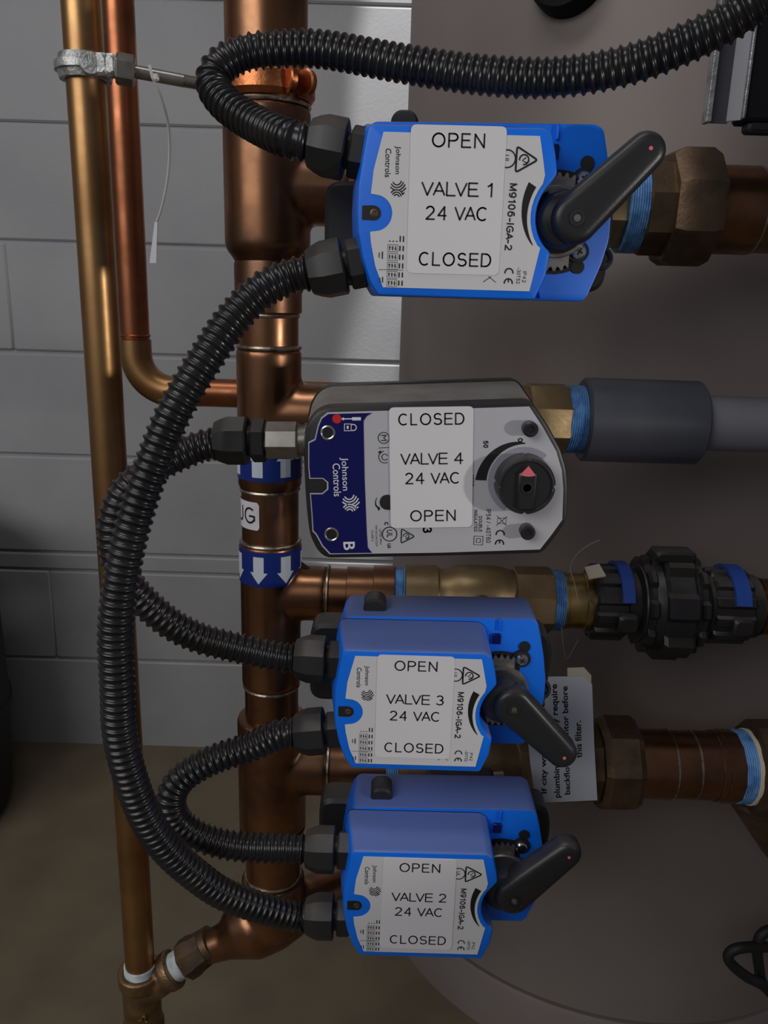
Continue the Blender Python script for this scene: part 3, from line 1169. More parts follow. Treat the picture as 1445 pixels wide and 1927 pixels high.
    for k in range(n + 1):
        a = math.radians(70 + 220 * k / n)
        r = 28.6 if k % 4 < 2 else 26.2
        g.append((cx + r * math.cos(a), r * math.sin(a)))
    b = MB()
    plate(b, mm(g), 0.0352, 0.0378)
    b.build('gear', M['gear'], root, **kw)
    b = MB()
    b.lathe((cx / 1000, 0.0352, 0), (0, -1, 0), [(0, 0.0190), (0.008, 0.0185), (0.010, 0.0165), (0.017, 0.0162), (0.0205, 0.0148), (0.0222, 0.0120), (0.0226, 0.0)], 48)
    b.build('hub', M['black_smooth'], root, **kw)
    b = MB()
    b.lathe((cx / 1000, 0.0353, 0), (0, -1, 0), [(0, 0.0212), (0.0030, 0.0212), (0.0042, 0.0204), (0.0042, 0.0180)], 48)
    b.build('hub_collar', M['gear'], root, **kw)
    for sx, sz, hx_, hz_ in ((78.8, 25.4, 80.6, 34.6), (79.6, -16.6, 80.2, -25.6)):
        b = MB()
        plate(b, mm(circle(sx, sz, 6.6, 20)), 0.0366, 0.0392)
        plate(b, mm(circle(hx_, hz_, 4.2, 18)), 0.0380, 0.0392)
        b.build('stop_slot', M['rubber'], root, **kw)
        b = MB()
        b.lathe((sx / 1000, 0.0372, sz / 1000), (0, -1, 0), [(0, 0.0046), (0.0022, 0.0044), (0.0034, 0.0034), (0.0038, 0.0)], 24)
        s = b.build('stop_screw', M['chrome'], root, **kw)
        b = MB()
        b.box((sx / 1000, 0.0337, sz / 1000), (0.0044, 0.0008, 0.0010), 0.0001, Matrix.Rotation(.5, 3, 'Y'))
        b.box((sx / 1000, 0.0337, sz / 1000), (0.0010, 0.0008, 0.0044), 0.0001, Matrix.Rotation(.5, 3, 'Y'))
        b.build('cross_slot', M['ink'], s, **kw)
    # release knob on the top at the back
    b = MB()
    kp = round_poly(mm([(-39, 46), (-39, 59), (-35, 63.5), (-26, 63.5), (-22, 59), (-22, 46)]), 0.004, 4)
    b.loops([P3(offset_poly(kp, 0.0015), 0.049), P3(kp, 0.051), P3(kp, 0.068), P3(offset_poly(kp, 0.0012), 0.070)])
    b.build('release_button', M['black_smooth'], root, **kw)
    # cotter ring of the linkage at the right edge
    b = MB()
    c0 = Vector((0.1035, 0.075, -0.018))
    b.tube([c0 + Vector((0.0062 * math.cos(a), 0.002 * math.sin(a), 0.0062 * math.sin(a))) for a in [math.radians(-150 + 300 * k / 20) for k in range(21)]], 0.0019, 10)
    b.build('linkage_ring', M['black'], root, **kw)
    return root


def make_handle(root, ang):
    kw = dict(world=False)
    R_ = Matrix.Rotation(-math.radians(ang), 3, 'Y')
    c = Vector((0.0705, 0.0, 0.0))
    outl = []
    for k in range(15):
        a = math.radians(90 + 180 * k / 14)
        outl.append((0.0146 * math.cos(a), 0.0146 * math.sin(a)))
    for k in range(15):
        a = math.radians(-90 + 180 * k / 14)
        outl.append((0.0535 + 0.0112 * math.cos(a), 0.0112 * math.sin(a)))
    b = MB()

    def lp(ins, y, sl=0.0):
        return [c + R_ @ Vector((x, y + sl * x, z)) for x, z in offset_poly(outl, ins)]
    b.loops([lp(0.0062, 0.0080), lp(0.0038, 0.0084), lp(0.0019, 0.0096), lp(0.0007, 0.0116), lp(0, 0.0145), lp(0.0002, 0.022), lp(0.0020, 0.0245)])
    h = b.build('handle', M['black_smooth'], root, angle=50, **kw)
    b = MB()
    q = c + R_ @ Vector((0.0002, 0.0079, 0))
    b.lathe(q, (0, -1, 0), [(0, 0.0046), (0.0006, 0.0046), (0.0007, 0.0030), (0.0003, 0.0026), (0.0003, 0.0)], 24)
    s = b.build('handle_screw', M['rubber'], h, **kw)
    b = MB()
    b.lathe(q + Vector((0, -0.0004, 0)), (0, -1, 0), [(0, 0.0022), (0.0003, 0.0021), (0.0004, 0.0008), (0.0002, 0.0)], 12)
    b.build('screw_socket', M['steel'], s, **kw)
    b = MB()
    q = c + R_ @ Vector((0.0545, 0.0080, 0))
    b.lathe(q, (0, -1, 0), [(0, 0.0012), (0.0003, 0.0011), (0.0004, 0.0)], 12)
    b.build('pointer_dot', M['pink'], h, **kw)


def make_sticker(root, cx, cz, lines, tilt=0.0, yf=-0.0008, sc=1.0, parent_frame=None, par=None):
    ca, sa = math.cos(math.radians(tilt)), math.sin(math.radians(tilt))
    W, H = 53.2 * sc, 79.0 * sc

    def f2(x, z):
        return ((cx + x * ca - z * sa) / 1000, (cz + x * sa + z * ca) / 1000)
    o = round_poly([(-W / 2, -H / 2), (W / 2, -H / 2), (W / 2, H / 2), (-W / 2, H / 2)], 3.2, 5)
    b = MB()
    plate(b, [f2(*q) for q in o], yf, -0.0002)
    s = b.build('valve_label', M['sticker'], root, world=False)
    for txt, x, z, wd in lines:
        p = Print(lambda x, z: Vector((f2(x, z)[0], yf - 0.00012, f2(x, z)[1])))
        p.sans(txt, x * sc, z * sc, wd * sc, 7.7 * sc, 0, 0.118)
        p.build('text_line', M['ink'], s)
    return s


def valve_lines(n, flip=False):
    a, c = ('CLOSED', 41.8), ('OPEN', 29.6)
    if not flip:
        a, c = c, a
    return [(a[0], 0.0, 31.8, a[1]), ('VALVE ' + n, 0.2, 6.4, 40.3), ('24 VAC', 0.5, -6.4, 34.8), (c[0], 1.0, -31.4, c[1])]


proto = make_actuator()
V1 = Vector((0.036, 0.483, CAM_Z + 0.048))
V3 = Vector((0.0258, 0.503, CAM_Z - 0.279))
V2 = Vector((0.0352, 0.493, CAM_Z - 0.432))
act = {}
for num, pos, hang, lab_c, txt in (
        ('1', V1, 45, (-0.6, 6.2), 'blue valve actuator at the top with its black handle pointing up, sticker reading VALVE 1'),
        ('3', V3, -44, (-0.6, 3.6), 'blue valve actuator with its black handle pointing down to the right, sticker reading VALVE 3'),
        ('2', V2, 46, (-1.4, 1.8), 'lowest blue valve actuator with dusty top, sticker reading VALVE 2')):
    a = proto if num == '1' else copy_tree(proto)
    act[num] = (a, pos, hang, lab_c)
    a['label'] = txt
    a['group'] = 'blue valve actuators on the copper branches'
for num, (a, pos, hang, lab_c) in act.items():
    a.location = pos
    make_handle(a, hang)
    make_sticker(a, lab_c[0], lab_c[1], valve_lines(num), tilt=(0.3 if num == '1' else 0.0))

# ================================================================== GREY ACTUATOR (valve 4)
Y4 = 0.495
O4 = at(820, 905, Y4)
t4 = thing('valve_actuator', 'grey and navy valve actuator with a round black knob, sticker reading VALVE 4', 'actuator', tuple(O4))


def p4(px, py, dy=0.0):
    q = at(px, py, Y4 + dy) - O4
    return (q.x, q.z)


front = [p4(*q) for q in ((615, 774), (800, 769), (997, 763), (1024, 803), (1049, 848), (1060, 885), (1063, 920), (1061, 980), (1040, 1010), (1018, 1037), (830, 1042), (615, 1046), (601, 1033), (589, 1006), (584, 965), (581, 925), (579, 880), (577, 832), (583, 803), (596, 783))]
rim = offset_poly(front, -0.0026)
rimr = round_poly(rim, 0.004, 3)
back = []
for x, z in rimr:
    back.append((x * 1.015 - 0.001, z * 1.02 + (0.005 if z > 0.02 else 0)))
b = MB()
b.loops([P3(rimr, 0.012), P3(back, 0.066), P3(offset_poly(back, 0.001), 0.067)])
b.build('housing', M['grey_cover'], t4, world=False)
b = MB()
bb = offset_poly(back, -0.0012)
plate(b, bb, 0.0655, 0.078, 0.001)
b.build('back_plate', M['black'], t4, world=False)
b = MB()
b.loops([P3(offset_poly(rimr, 0.0026), 0.0005), P3(offset_poly(rimr, 0.0010), 0.0012), P3(rimr, 0.004), P3(offset_poly(rimr, -0.0004), 0.0135), P3(offset_poly(rimr, 0.002), 0.0137)])
b.build('front_rim', M['black'], t4, world=False)
fp = [p4(*q) for q in ((616, 776), (800, 771), (996, 765), (1022, 805), (1047, 850), (1057, 885), (1060, 920), (1058, 978), (1038, 1006), (1016, 1034), (830, 1040), (620, 1043), (606, 1028), (594, 1006), (588, 1000), (586, 965), (583, 928), (606, 928), (615, 920), (615, 908), (607, 901), (582, 901), (580, 880), (580, 832), (592, 826), (598, 800), (604, 786))]
b = MB()
plate(b, fp, 0.0, 0.002)
face = b.build('faceplate', M['silver'], t4, world=False)
nv = [p4(*q) for q in ((618, 779), (700, 777), (690, 783), (684, 792), (686, 900), (690, 1000), (692, 1030), (700, 1040), (622, 1041), (608, 1026), (596, 1004), (590, 998), (588, 965), (585, 930), (607, 930), (618, 921), (618, 907), (608, 899), (584, 899), (582, 880), (582, 834), (594, 828), (600, 802), (606, 788))]
b = MB()
plate(b, nv, -0.0003, 0.001)
b.build('navy_band', M['navy'], t4, world=False)
b = MB()
plate(b, [p4(*q) for q in ((580, 903), (606, 903), (613, 909), (613, 919), (606, 926), (581, 926))], -0.0001, 0.0025)
b.build('edge_slot', M['rubber'], t4, world=False)
pm = 0.338
for px, py in ((617, 814), (624, 1005)):
    x, z = p4(px, py)
    b = MB()
    b.lathe((x, -0.0002, z), (0, -1, 0), [(0, 0.0047), (0.0008, 0.0047), (0.0010, 0.0040), (0.0006, 0.0033)], 28)
    e = b.build('eyelet', M['chrome'], t4, world=False)
    b = MB()
    b.lathe((x, -0.0002, z), (0, -1, 0), [(0, 0.0034), (0.0007, 0.0034)], 24)
    b.build('eyelet_hole', M['ink'], e, world=False)
TI = 3.2


def pf(yo):
    return lambda x, z: Vector((x / 1000, yo, z / 1000))


def q4(px, py):
    a, c = p4(px, py)
    return a * 1000, c * 1000




class Sheet:
    """a set of separate printed pieces on one face"""

    def __init__(self, yo, m):
        self.yo, self.m = yo, m
        self.cur = None

    def new(self, name):
        self.flush()
        self.cur, self.name = Print(pf(self.yo)), name

    def flush(self):
        if self.cur and self.cur.mb.f:
            self.cur.build(self.name, self.m, face)
        self.cur = None

    def __getattr__(self, k):
        return getattr(self.cur, k)


pw, pk, prd, pg = Sheet(-0.00045, M['white_ink']), Sheet(-0.00015, M['ink']), Sheet(-0.00045, M['red_ink']), Sheet(-0.00010, None)
pw.new('brand_text')
pk.new('motor_symbol')
prd.new('warning_symbol')
pg.new('dial_ring')
RT = -90 + TI
pw.text('Johnson', *q4(648, 892), 21.5, 5.4, RT, 0.006)
pw.new('brand_text')
pw.text('Controls', *q4(634, 903), 21.5, 4.8, RT, 0.006)
pw.new('emblem')
pw.emblem(*q4(660, 946), 5.8, RT)
pw.new('letter_mark')
pw.text('B', *q4(657, 1027), 5.6, 7.4, RT, 0.015)
pw.new('screwdriver_symbol')
x, z = q4(664, 788)
pw.stroke([(x + 5, z + .2), (x - 0.5, z)], 2.0)
pw.stroke([(x - 0.5, z), (x - 5.6, z - .2)], .7)
pw.poly([(x - 5.6, z + .8), (x - 7.6, z - .2), (x - 5.6, z - 1.2)])
pw.new('padlock_symbol')
x, z = q4(656, 804)
pw.stroke([(x - 2.6, z - 2.2), (x + 1.6, z - 2.1), (x + 1.6, z + 2.1), (x - 2.6, z + 2.1)], .6, True)
pw.stroke([(x + 1.6, z - 1.9)] + circle(x + 2.9, z, 1.9, 10, -90, 90) + [(x + 1.6, z + 1.9)], .6)
pw.stroke([(x - .6, z - 1), (x - .6, z + 1)], 1.2)
x, z = q4(634, 788)
prd.poly(circle(x, z, 2.9, 20))
pk.ring(*q4(722, 824), 3.5, .5)
pk.text('M', *q4(722, 824), 3.8, 3.6, RT, 0.0)
pk.stroke([q4(712, 843), q4(732, 842)], .4)
pk.new('spring_symbol')
x, z = q4(724, 860)
pk.stroke(circle(x, z, 3.8, 18, 100, 300), .5)
pk.stroke(circle(x, z, 1.9, 18, 20, 330), .5)
pk.poly([(x - 2.6, z + 4.4), (x - 4.6, z + 2.6), (x - 2.4, z + 2.2)])
pk.new('turn_arrow')
x, z = q4(726, 946)
pk.stroke(circle(x, z, 6.6, 16, 150, 205), [.3 + 0.04 * k for k in range(17)])
pk.poly([(x - 6.8, z - 1.2), (x - 4.4, z - 5.6), (x - 3.4, z - 3.6)])
pk.new('listing_mark')
pk.ring(*q4(733, 1005), 4.7, .65)
pk.text('UL', *q4(733, 1004), 5.0, 3.6, RT, 0.015)
pk.text('c', *q4(727, 985), 2.2, 2.6, RT, 0.015)
pk.text('us', *q4(732, 1027), 3.2, 2.2, RT, 0.02)
pk.new('triangle_mark')
pk.rcm(*q4(767, 1009), 9.8)
pk.new('model_text')
pk.sans('3', *q4(804, 997), 4.2, 6.0, RT, 0.19)
pk.new('listing_text')
pk.text('LISTED 9M41', *q4(716, 1010), 10.5, 1.5, RT)
pk.new('listing_text')
pk.text('TEMP IND & REG EQUIP', *q4(708, 1008), 14.5, 1.5, RT)
pk.new('listing_text')
pk.text('CLASS 2', *q4(701, 1008), 7.5, 1.5, RT)
pk.new('scale_figure')
pk.sans('50', *q4(914, 836), 4.6, 3.2, RT, 0.2)
pk.new('scale_figure')
pk.sans('0', *q4(979, 828), 2.5, 3.2, RT, 0.2)
pk.new('scale_figure')
pk.sans('100%', *q4(888.5, 905), 8.2, 2.4, RT, 0.18)
pk.new('insulation_text')
pk.sans('INSULATED', *q4(895, 980), 14.6, 2.2, RT, 0.16)
pk.new('insulation_text')
pk.sans('DOUBLE', *q4(904, 986), 10.6, 2.2, RT, 0.16)
pk.new('rating_text')
pk.sans('IP54 / -40T60', *q4(919, 990), 22.6, 3.1, RT, 0.12)
pk.new('square_mark')
x, z = q4(900, 1017)
pk.stroke([(x - 2.9, z - 2.9), (x + 2.9, z - 2.9), (x + 2.9, z + 2.9), (x - 2.9, z + 2.9)], .5, True)
pk.stroke([(x - 1.3, z - 1.3), (x + 1.3, z - 1.3), (x + 1.3, z + 1.3), (x - 1.3, z + 1.3)], .5, True)
pk.new('bin_mark')
x, z = q4(944, 980)
pk.stroke([(x - 2.8, z - 1.6), (x + 2.8, z - 2.0), (x + 2.8, z + 2.0), (x - 2.8, z + 1.6)], .4, True)
pk.stroke([(x - 3.4, z - 3.4), (x + 3.2, z + 3.0)], .35)
pk.stroke([(x - 3.4, z + 3.4), (x + 3.2, z - 3.0)], .35)
pk.new('conformity_mark')
pk.ce(*q4(944, 1012), 5.2)
pk.new('scale_arc')
kx, kz = q4(984, 906)
for k in range(20):
    def q(kk, s):
        a = math.radians(93 + 87 * kk / 20)
        r = 24.2 + (6.6 * (kk / 20) ** 0.75 + 0.6 if s else 0)
        return (kx + 1 + r * math.cos(a), kz + r * math.sin(a))
    pk.poly([q(k, 0), q(k, 1), q(k + 1, 1), q(k + 1, 0)])
for k in range(24):
    def q(kk, s):
        a = math.radians(52 + 190 * kk / 24)
        r = 12 if not s else 22.3
        return (kx + r * math.cos(a), kz + r * math.sin(a))
    pg.poly([q(k, 0), q(k, 1), q(k + 1, 1), q(k + 1, 0)])
M['dial_grey'] = mat('dial_grey', (0.30, 0.30, 0.37), 0.4)
pg.m = M['dial_grey']
for sh in (pw, pk, prd, pg):
    sh.flush()
# button partly under the sticker
x, z = p4(729, 945)
b = MB()
b.lathe((x, 0, z), (0, -1, 0), [(0, 0.0050), (0.0004, 0.0050), (0.0005, 0.0040), (0.0003, 0.0)], 28)
b.build('button', M['rubber'], t4, world=False)
# knob
kc = Vector((kx / 1000, 0, kz / 1000))
b = MB()
rings = []
for y, r in ((0.001, 18.6), (-0.010, 18.3), (-0.0135, 18.0), (-0.0150, 17.0), (-0.0152, 16.0), (-0.0140, 15.6), (-0.0140, 0.01)):
    ring_ = []
    for k in range(72):
        notch = 0.93 if (k % 18 in (0,) and r > 16.5) else 1.0
        a = math.radians(k * 5 + 90)
        ring_.append(kc + Vector((r * notch / 1000 * math.cos(a), y, r * notch / 1000 * math.sin(a))))
    rings.append(ring_)
b.loops(rings)
knob = b.build('knob', M['black_smooth'], t4, world=False)
b = MB()
b.box(kc + Vector((0, -0.0150, -0.003)), (0.011, 0.0028, 0.024), 0.0012)
b.build('knob_bar', M['black_smooth'], knob, world=False)
b = MB()
b.lathe(kc + Vector((0, -0.0160, -0.0005)), (0, -1, 0), [(0, 0.0042), (0.0008, 0.0040), (0.0009, 0.0028), (0.0004, 0.0024), (0.0004, 0.0)], 24)
b.build('knob_screw', M['rubber'], knob, world=False)
b = MB()
tri = [(0, 13.2), (-4.6, 7.8), (-2.4, 7.0), (0, 6.8), (2.4, 7.0), (4.6, 7.8)]
plate(b, [(kc.x + a / 1000, kc.z + c / 1000) for a, c in tri], -0.0167, -0.0150)
b.build('pointer', M['pink'], knob, world=False)
for px, py in ((995, 805), (990, 997)):
    x, z = p4(px, py)
    b = MB()
    b.lathe((x, 0.0, z), (0, -1, 0), [(0, 0.0048), (0.007, 0.0048), (0.0082, 0.0038), (0.0082, 0.0024), (0.0070, 0.0022), (0.0070, 0.0)], 28)
    b.build('corner_screw', M['black_smooth'], t4, world=False)
sx, sz = q4(811.5, 881)
make_sticker(t4, sx, sz, valve_lines('4', True), tilt=TI - 0.6, yf=-0.0008, sc=0.985)
# mounting bracket behind
b = MB()
b.box((0.050, 0.115, -0.004), (0.060, 0.075, 0.040), 0.003)
b.build('yoke', M['black'], t4, world=False)

# ================================================================== VALVES AND THE RUNS TO THE RIGHT
XR = lambda px, py: at(px, py, MY).x


def ball_valve(z, x0, x1, rb, label, tape_l, tape_r, hexn=8):
    t = thing('ball_valve', label, 'valve', ((x0 + x1) / 2, MY, Zr(z)), 'brass ball valves behind the actuators')
    L = x1 - x0
    b = MB()
    b.lathe((x0, MY, Zr(z)), (1, 0, 0), [(0, rb * .92), (0.001, rb * .97), (0.030, rb * .97), (0.032, rb * .86), (0.040, rb * .86), (0.048, rb), (L * .55, rb * 1.02), (L - 0.048, rb), (L - 0.040, rb * .9), (L - 0.034, rb * .9)], 48)
    b.build('body', M['brass'], t)
    b = MB()
    b.lathe((x1 - 0.036, MY, Zr(z)), (1, 0, 0), [(0, rb * .98), (0.001, rb * 1.02), (0.033, rb * 1.02), (0.0355, rb * .97), (0.036, rb * .9)], hexn, phase=math.pi / hexn)
    b.build('hex_end', M['brass'], t)
    b = MB()
    b.cyl(((x0 + x1) / 2, MY - rb * .6, Zr(z)), ((x0 + x1) / 2, MY - rb - 0.022, Zr(z)), 0.014, 24)
    b.build('stem', M['steel'], t)
    for nm, seg_ in (('thread_sealant', tape_l), ('thread_sealant', tape_r)):
        if seg_:
            threads(nm, seg_[0], seg_[1], z, seg_[2], t)
    return t


Z1, Z3, Z2, Z4 = 78, -268, -450, -98
ball_valve(Z3, 0.021, XR(1037, 1120), 0.0305, 'long brass ball valve behind the VALVE 3 actuator with blue sealant at both ends', (0.0115, 0.022, 0.0262), (XR(1036, 1120), XR(1056, 1120), 0.0278))
v2b = ball_valve(Z2, 0.021, XR(1040, 1440), 0.0300, 'brass ball valve between the VALVE 3 and VALVE 2 actuators carrying a small printed label', (0.0095, 0.022, 0.0262), None)
pl = [at(905, 1458, MY - 0.031), at(948, 1456, MY - 0.031), at(951, 1480, MY - 0.031), at(905, 1482, MY - 0.031)]
b = MB()
b.loops([[q + Vector((0, -0.0006, 0)) for q in pl], [q + Vector((0, 0.004, 0)) for q in pl]])
vl = b.build('maker_label', M['cream'], v2b)
b = MB()
for k in range(4):
    f0 = 0.2 + 0.2 * k
    a0, a1 = pl[0].lerp(pl[3], f0), pl[1].lerp(pl[2], f0)
    s0, s1 = a0.lerp(a1, .12), a0.lerp(a1, .88 - .1 * (k % 2))
    b.loops([[s0 + Vector((0, -0.0008, 0.0006)), s1 + Vector((0, -0.0008, 0.0006)), s1 + Vector((0, -0.0008, -0.0006)), s0 + Vector((0, -0.0008, -0.0006))]], True, False)
b.build('label_print', M['ink'], vl, angle=180)
ball_valve(Z1, 0.012, XR(1166, 400), 0.0335, 'brass ball valve peeking out between the VALVE 1 actuator and the big bronze union', None, (XR(1162, 430), XR(1197, 430), 0.0355))
ball_valve(Z4, 0.012, XR(1066, 785), 0.0310, 'brass ball valve behind the VALVE 4 actuator, beside the dark plastic coupling', None, (XR(1062, 785), XR(1096, 785), 0.0292))


def hexring(b, x0, x1, z, r, n, phase=0.0, y=MY, ch=0.003):
    b.lathe((x0, y, Zr(z)), (1, 0, 0), [(0, r * .90), (ch, r), (x1 - x0 - ch, r), (x1 - x0, r * .90)], n, phase=phase)


# row 1: bronze union and copper pipe
t = thing('bronze_union', 'dark bronze union with a large nut to the right of the VALVE 1 actuator', 'pipe fitting', (XR(1260, 400), MY, Zr(Z1)))
b = MB()
hexring(b, XR(1195, 400), XR(1262, 400), Z1, 0.0385, 8, 0.2)
b.build('hex_end', M['bronze'], t)
b = MB()
hexring(b, XR(1244, 400), XR(1331, 400), Z1, 0.0485, 8, 0.35, ch=0.008)
b.build('union_nut', M['bronze'], t)
t = thing('copper_outlet_pipe', 'copper pipe running out of frame at the right from the bronze union', 'pipe', (XR(1400, 400), MY, Zr(Z1)))
hx('socket', XR(1322, 400), XR(1412, 400), Z1, 0.0345, M['copper'], t)
hring(XR(1413, 400), Z1, 0.0340, t)
hx('pipe', XR(1410, 400), XR(1412, 400) + 0.12, Z1, 0.0328, M['copper'], t)

# row 4: PVC
t = thing('pvc_pipe', 'grey plastic pipe with a dark coupling to the right of the VALVE 4 actuator', 'pipe', (XR(1200, 790), MY, Zr(Z4)))
hx('coupling', XR(1093, 790), XR(1312, 790), Z4, 0.0365, M['pvc_dark'], t, bev=0.0022, seg=64)
hx('pipe', XR(1308, 790), XR(1445, 790) + 0.12, Z4, 0.0241, M['pvc'], t, seg=56)

# row 3: brass nipple and black plastic union assembly
t = thing('brass_nipple', 'short shiny brass nipple between blue sealant and the black plastic fitting', 'pipe fitting', (XR(1080, 1130), MY, Zr(Z3)))
hx('tube', XR(1054, 1130), XR(1102, 1130), Z3, 0.0258, M['brass_bright'], t)
hx('collar', XR(1054, 1130), XR(1062, 1130), Z3, 0.0268, M['brass_bright'], t)
hx('end_ring', XR(1094, 1130), XR(1112, 1130), Z3, 0.0272, M['brass_bright'], t)


def lobed(b, x0, x1, z, r, n, depth, y=MY, ch=0.002):
    rings = []
    for xx, k in ((x0, .94), (x0 + ch, 1), (x1 - ch, 1), (x1, .94)):
        rr = []
        for j in range(n * 8):
            a = 2 * math.pi * j / (n * 8)
            q = r * k * (1 if (j % 8) < 4 else 1 - depth)
            rr.append(Vector((xx, y + q * math.cos(a), Zr(z) + q * math.sin(a))))
        rings.append(rr)
    b.ring_loft(rings)


t = thing('flow_meter_coupling', 'bulky black plastic coupling with two blue clips at the right edge', 'pipe fitting', (XR(1260, 1130), MY, Zr(Z3)))
Xq = lambda px: XR(px, 1130)
b = MB()
b.lathe((Xq(1110), MY, Zr(Z3)), (1, 0, 0), [(0, 0.026), (0.001, 0.0295), (Xq(1190) - Xq(1110), 0.0295), (Xq(1195) - Xq(1110), 0.036), (Xq(1225) - Xq(1110), 0.043), (Xq(1285) - Xq(1110), 0.043), (Xq(1310) - Xq(1110), 0.036), (Xq(1318) - Xq(1110), 0.031), (Xq(1415) - Xq(1110), 0.0295), (Xq(1416) - Xq(1110), 0.026)], 48)
b.build('body', M['black'], t)
for xa, xb in ((1107, 1168), (1325, 1396)):
    b = MB()
    lobed(b, Xq(xa), Xq(xb), Z3, 0.0355, 12, 0.09)
    b.build('grip_nut', M['black'], t)
b = MB()
lobed(b, Xq(1226), Xq(1282), Z3, 0.0530, 7, 0.12, ch=0.003)
b.build('centre_flange', M['black'], t)
for xa, xb in ((1198, 1214), (1290, 1306)):
    b = MB()
    lobed(b, Xq(xa), Xq(xb), Z3, 0.0455, 9, 0.10)
    b.build('flange_rib', M['black'], t)
b = MB()
b.box((Xq(1245), MY - 0.012, Zr(Z3) + 0.052), (0.036, 0.022, 0.010), 0.002)
b.build('top_lug', M['black'], t)
for xa, xb in ((1150, 1172), (1354, 1382)):
    b = MB()
    rings = []
    for k in range(21):
        a = math.radians(40 + 110 * k / 20)
        cdir = Vector((0, -math.cos(a - math.radians(20)), math.sin(a - math.radians(20))))
        c0 = Vector((Xq((xa + xb) / 2), MY, Zr(Z3)))
        wx = (Xq(xb) - Xq(xa)) / 2
        rings.append([c0 + cdir * 0.0352 + Vector((-wx, 0, 0)), c0 + cdir * 0.0388 + Vector((-wx, 0, 0)), c0 + cdir * 0.0388 + Vector((wx, 0, 0)), c0 + cdir * 0.0352 + Vector((wx, 0, 0))])
    b.ring_loft(rings)
    cl = b.build('blue_clip', M['clip_blue'], t)
    b = MB()
    b.box((Xq((xa + xb) / 2), MY - 0.036, Zr(Z3) - 0.006), (0.018, 0.012, 0.016), 0.002)
    b.build('clip_latch', M['black'], t)
pl = [at(1100, 1068, MY - 0.012), at(1127, 1062, MY - 0.012), at(1140, 1085, MY - 0.030), at(1108, 1090, MY - 0.030)]
b = MB()
b.loops([[q + Vector((0, -0.0005, 0.0008)) for q in pl], [q + Vector((0, 0.0008, -0.0006)) for q in pl]])
b.build('paper_label', M['cream'], t)
t = thing('copper_end_pipe', 'copper pipe end leaving the black plastic coupling at the right edge', 'pipe', (Xq(1440), MY, Zr(Z3)))
hx('pipe', Xq(1408), Xq(1445) + 0.12, Z3, 0.0262, M['copper'], t)
hring(Xq(1424), Z3, 0.0266, t, 0.004, M['copper'])

# row 2: union, copper, strainer
ZZ = -437
Xp = lambda px: XR(px, 1436)
t = thing('bronze_union', 'dark bronze union nut beside the white paper tag at the lower right', 'pipe fitting', (Xp(1150), MY, Zr(ZZ)))
b = MB()
hexring(b, Xp(1120), Xp(1192), ZZ, 0.0470, 8, 0.25, ch=0.006)
b.build('union_nut', M['bronze'], t)
b = MB()
hexring(b, Xp(1035), Xp(1124), ZZ, 0.0390, 8, 0.1)
b.build('hex_end', M['bronze'], t)
t = thing('copper_nipple_run', 'short copper pipe run with two solder rings between the bronze union and the strainer', 'pipe', (Xp(1280), MY, Zr(ZZ)))
hx('pipe', Xp(1186), Xp(1256), ZZ, 0.0335, M['copper'], t)
hring(Xp(1256), ZZ, 0.0336, t, 0.003)
hx('pipe', Xp(1256), Xp(1300), ZZ, 0.0326, M['copper'], t)
hring(Xp(1299), ZZ, 0.0330, t, 0.003)
hx('pipe', Xp(1299), Xp(1342), ZZ, 0.0332, M['copper'], t)
hx('adapter', Xp(1338), Xp(1350), ZZ, 0.0345, M['copper'], t)
b = MB()
b.lathe((Xp(1347), MY, Zr(ZZ)), (1, 0, 0), [(0, 0.033), (0.002, 0.0355), (Xp(1380) - Xp(1347) - .001, 0.0355), (Xp(1380) - Xp(1347), 0.033)], 12)
b.build('hex_adapter', M['copper'], t)
t = thing('bronze_strainer', 'large dark bronze fitting cut off by the right edge, ringed with blue sealant', 'pipe fitting', (Xp(1440), MY, Zr(ZZ)))
threads('thread_sealant', Xp(1378), Xp(1402), ZZ, 0.0350, t)
threads('white_tape', Xp(1401), Xp(1409), ZZ, 0.0362, t, M['cream'])
b = MB()
b.lathe((Xp(1407), MY, Zr(ZZ)), (1, 0, 0), [(0, 0.037), (0.002, 0.0455), (0.03, 0.0465), (0.034, 0.042), (0.12, 0.042)], 10, phase=0.2)
b.build('body', M['bronze'], t)
b = MB()
b.cyl((Xp(1440), MY + 0.01, Zr(ZZ) - 0.02), (Xp(1440) + 0.07, MY + 0.05, Zr(ZZ) - 0.115), 0.036, 32, 0.003)
b.build('strainer_leg', M['bronze'], t)

# ================================================================== PAPER TAG
YT = 0.635
t = thing('paper_tag', 'white paper tag with rotated printing hanging beside the VALVE 3 actuator', 'tag', tuple(at(1060, 1390, YT)))
OT = ORG[t]


def pt(px, py, dy=0.0):
    q = at(px, py, YT + dy) - OT
    return (q.x, q.z)


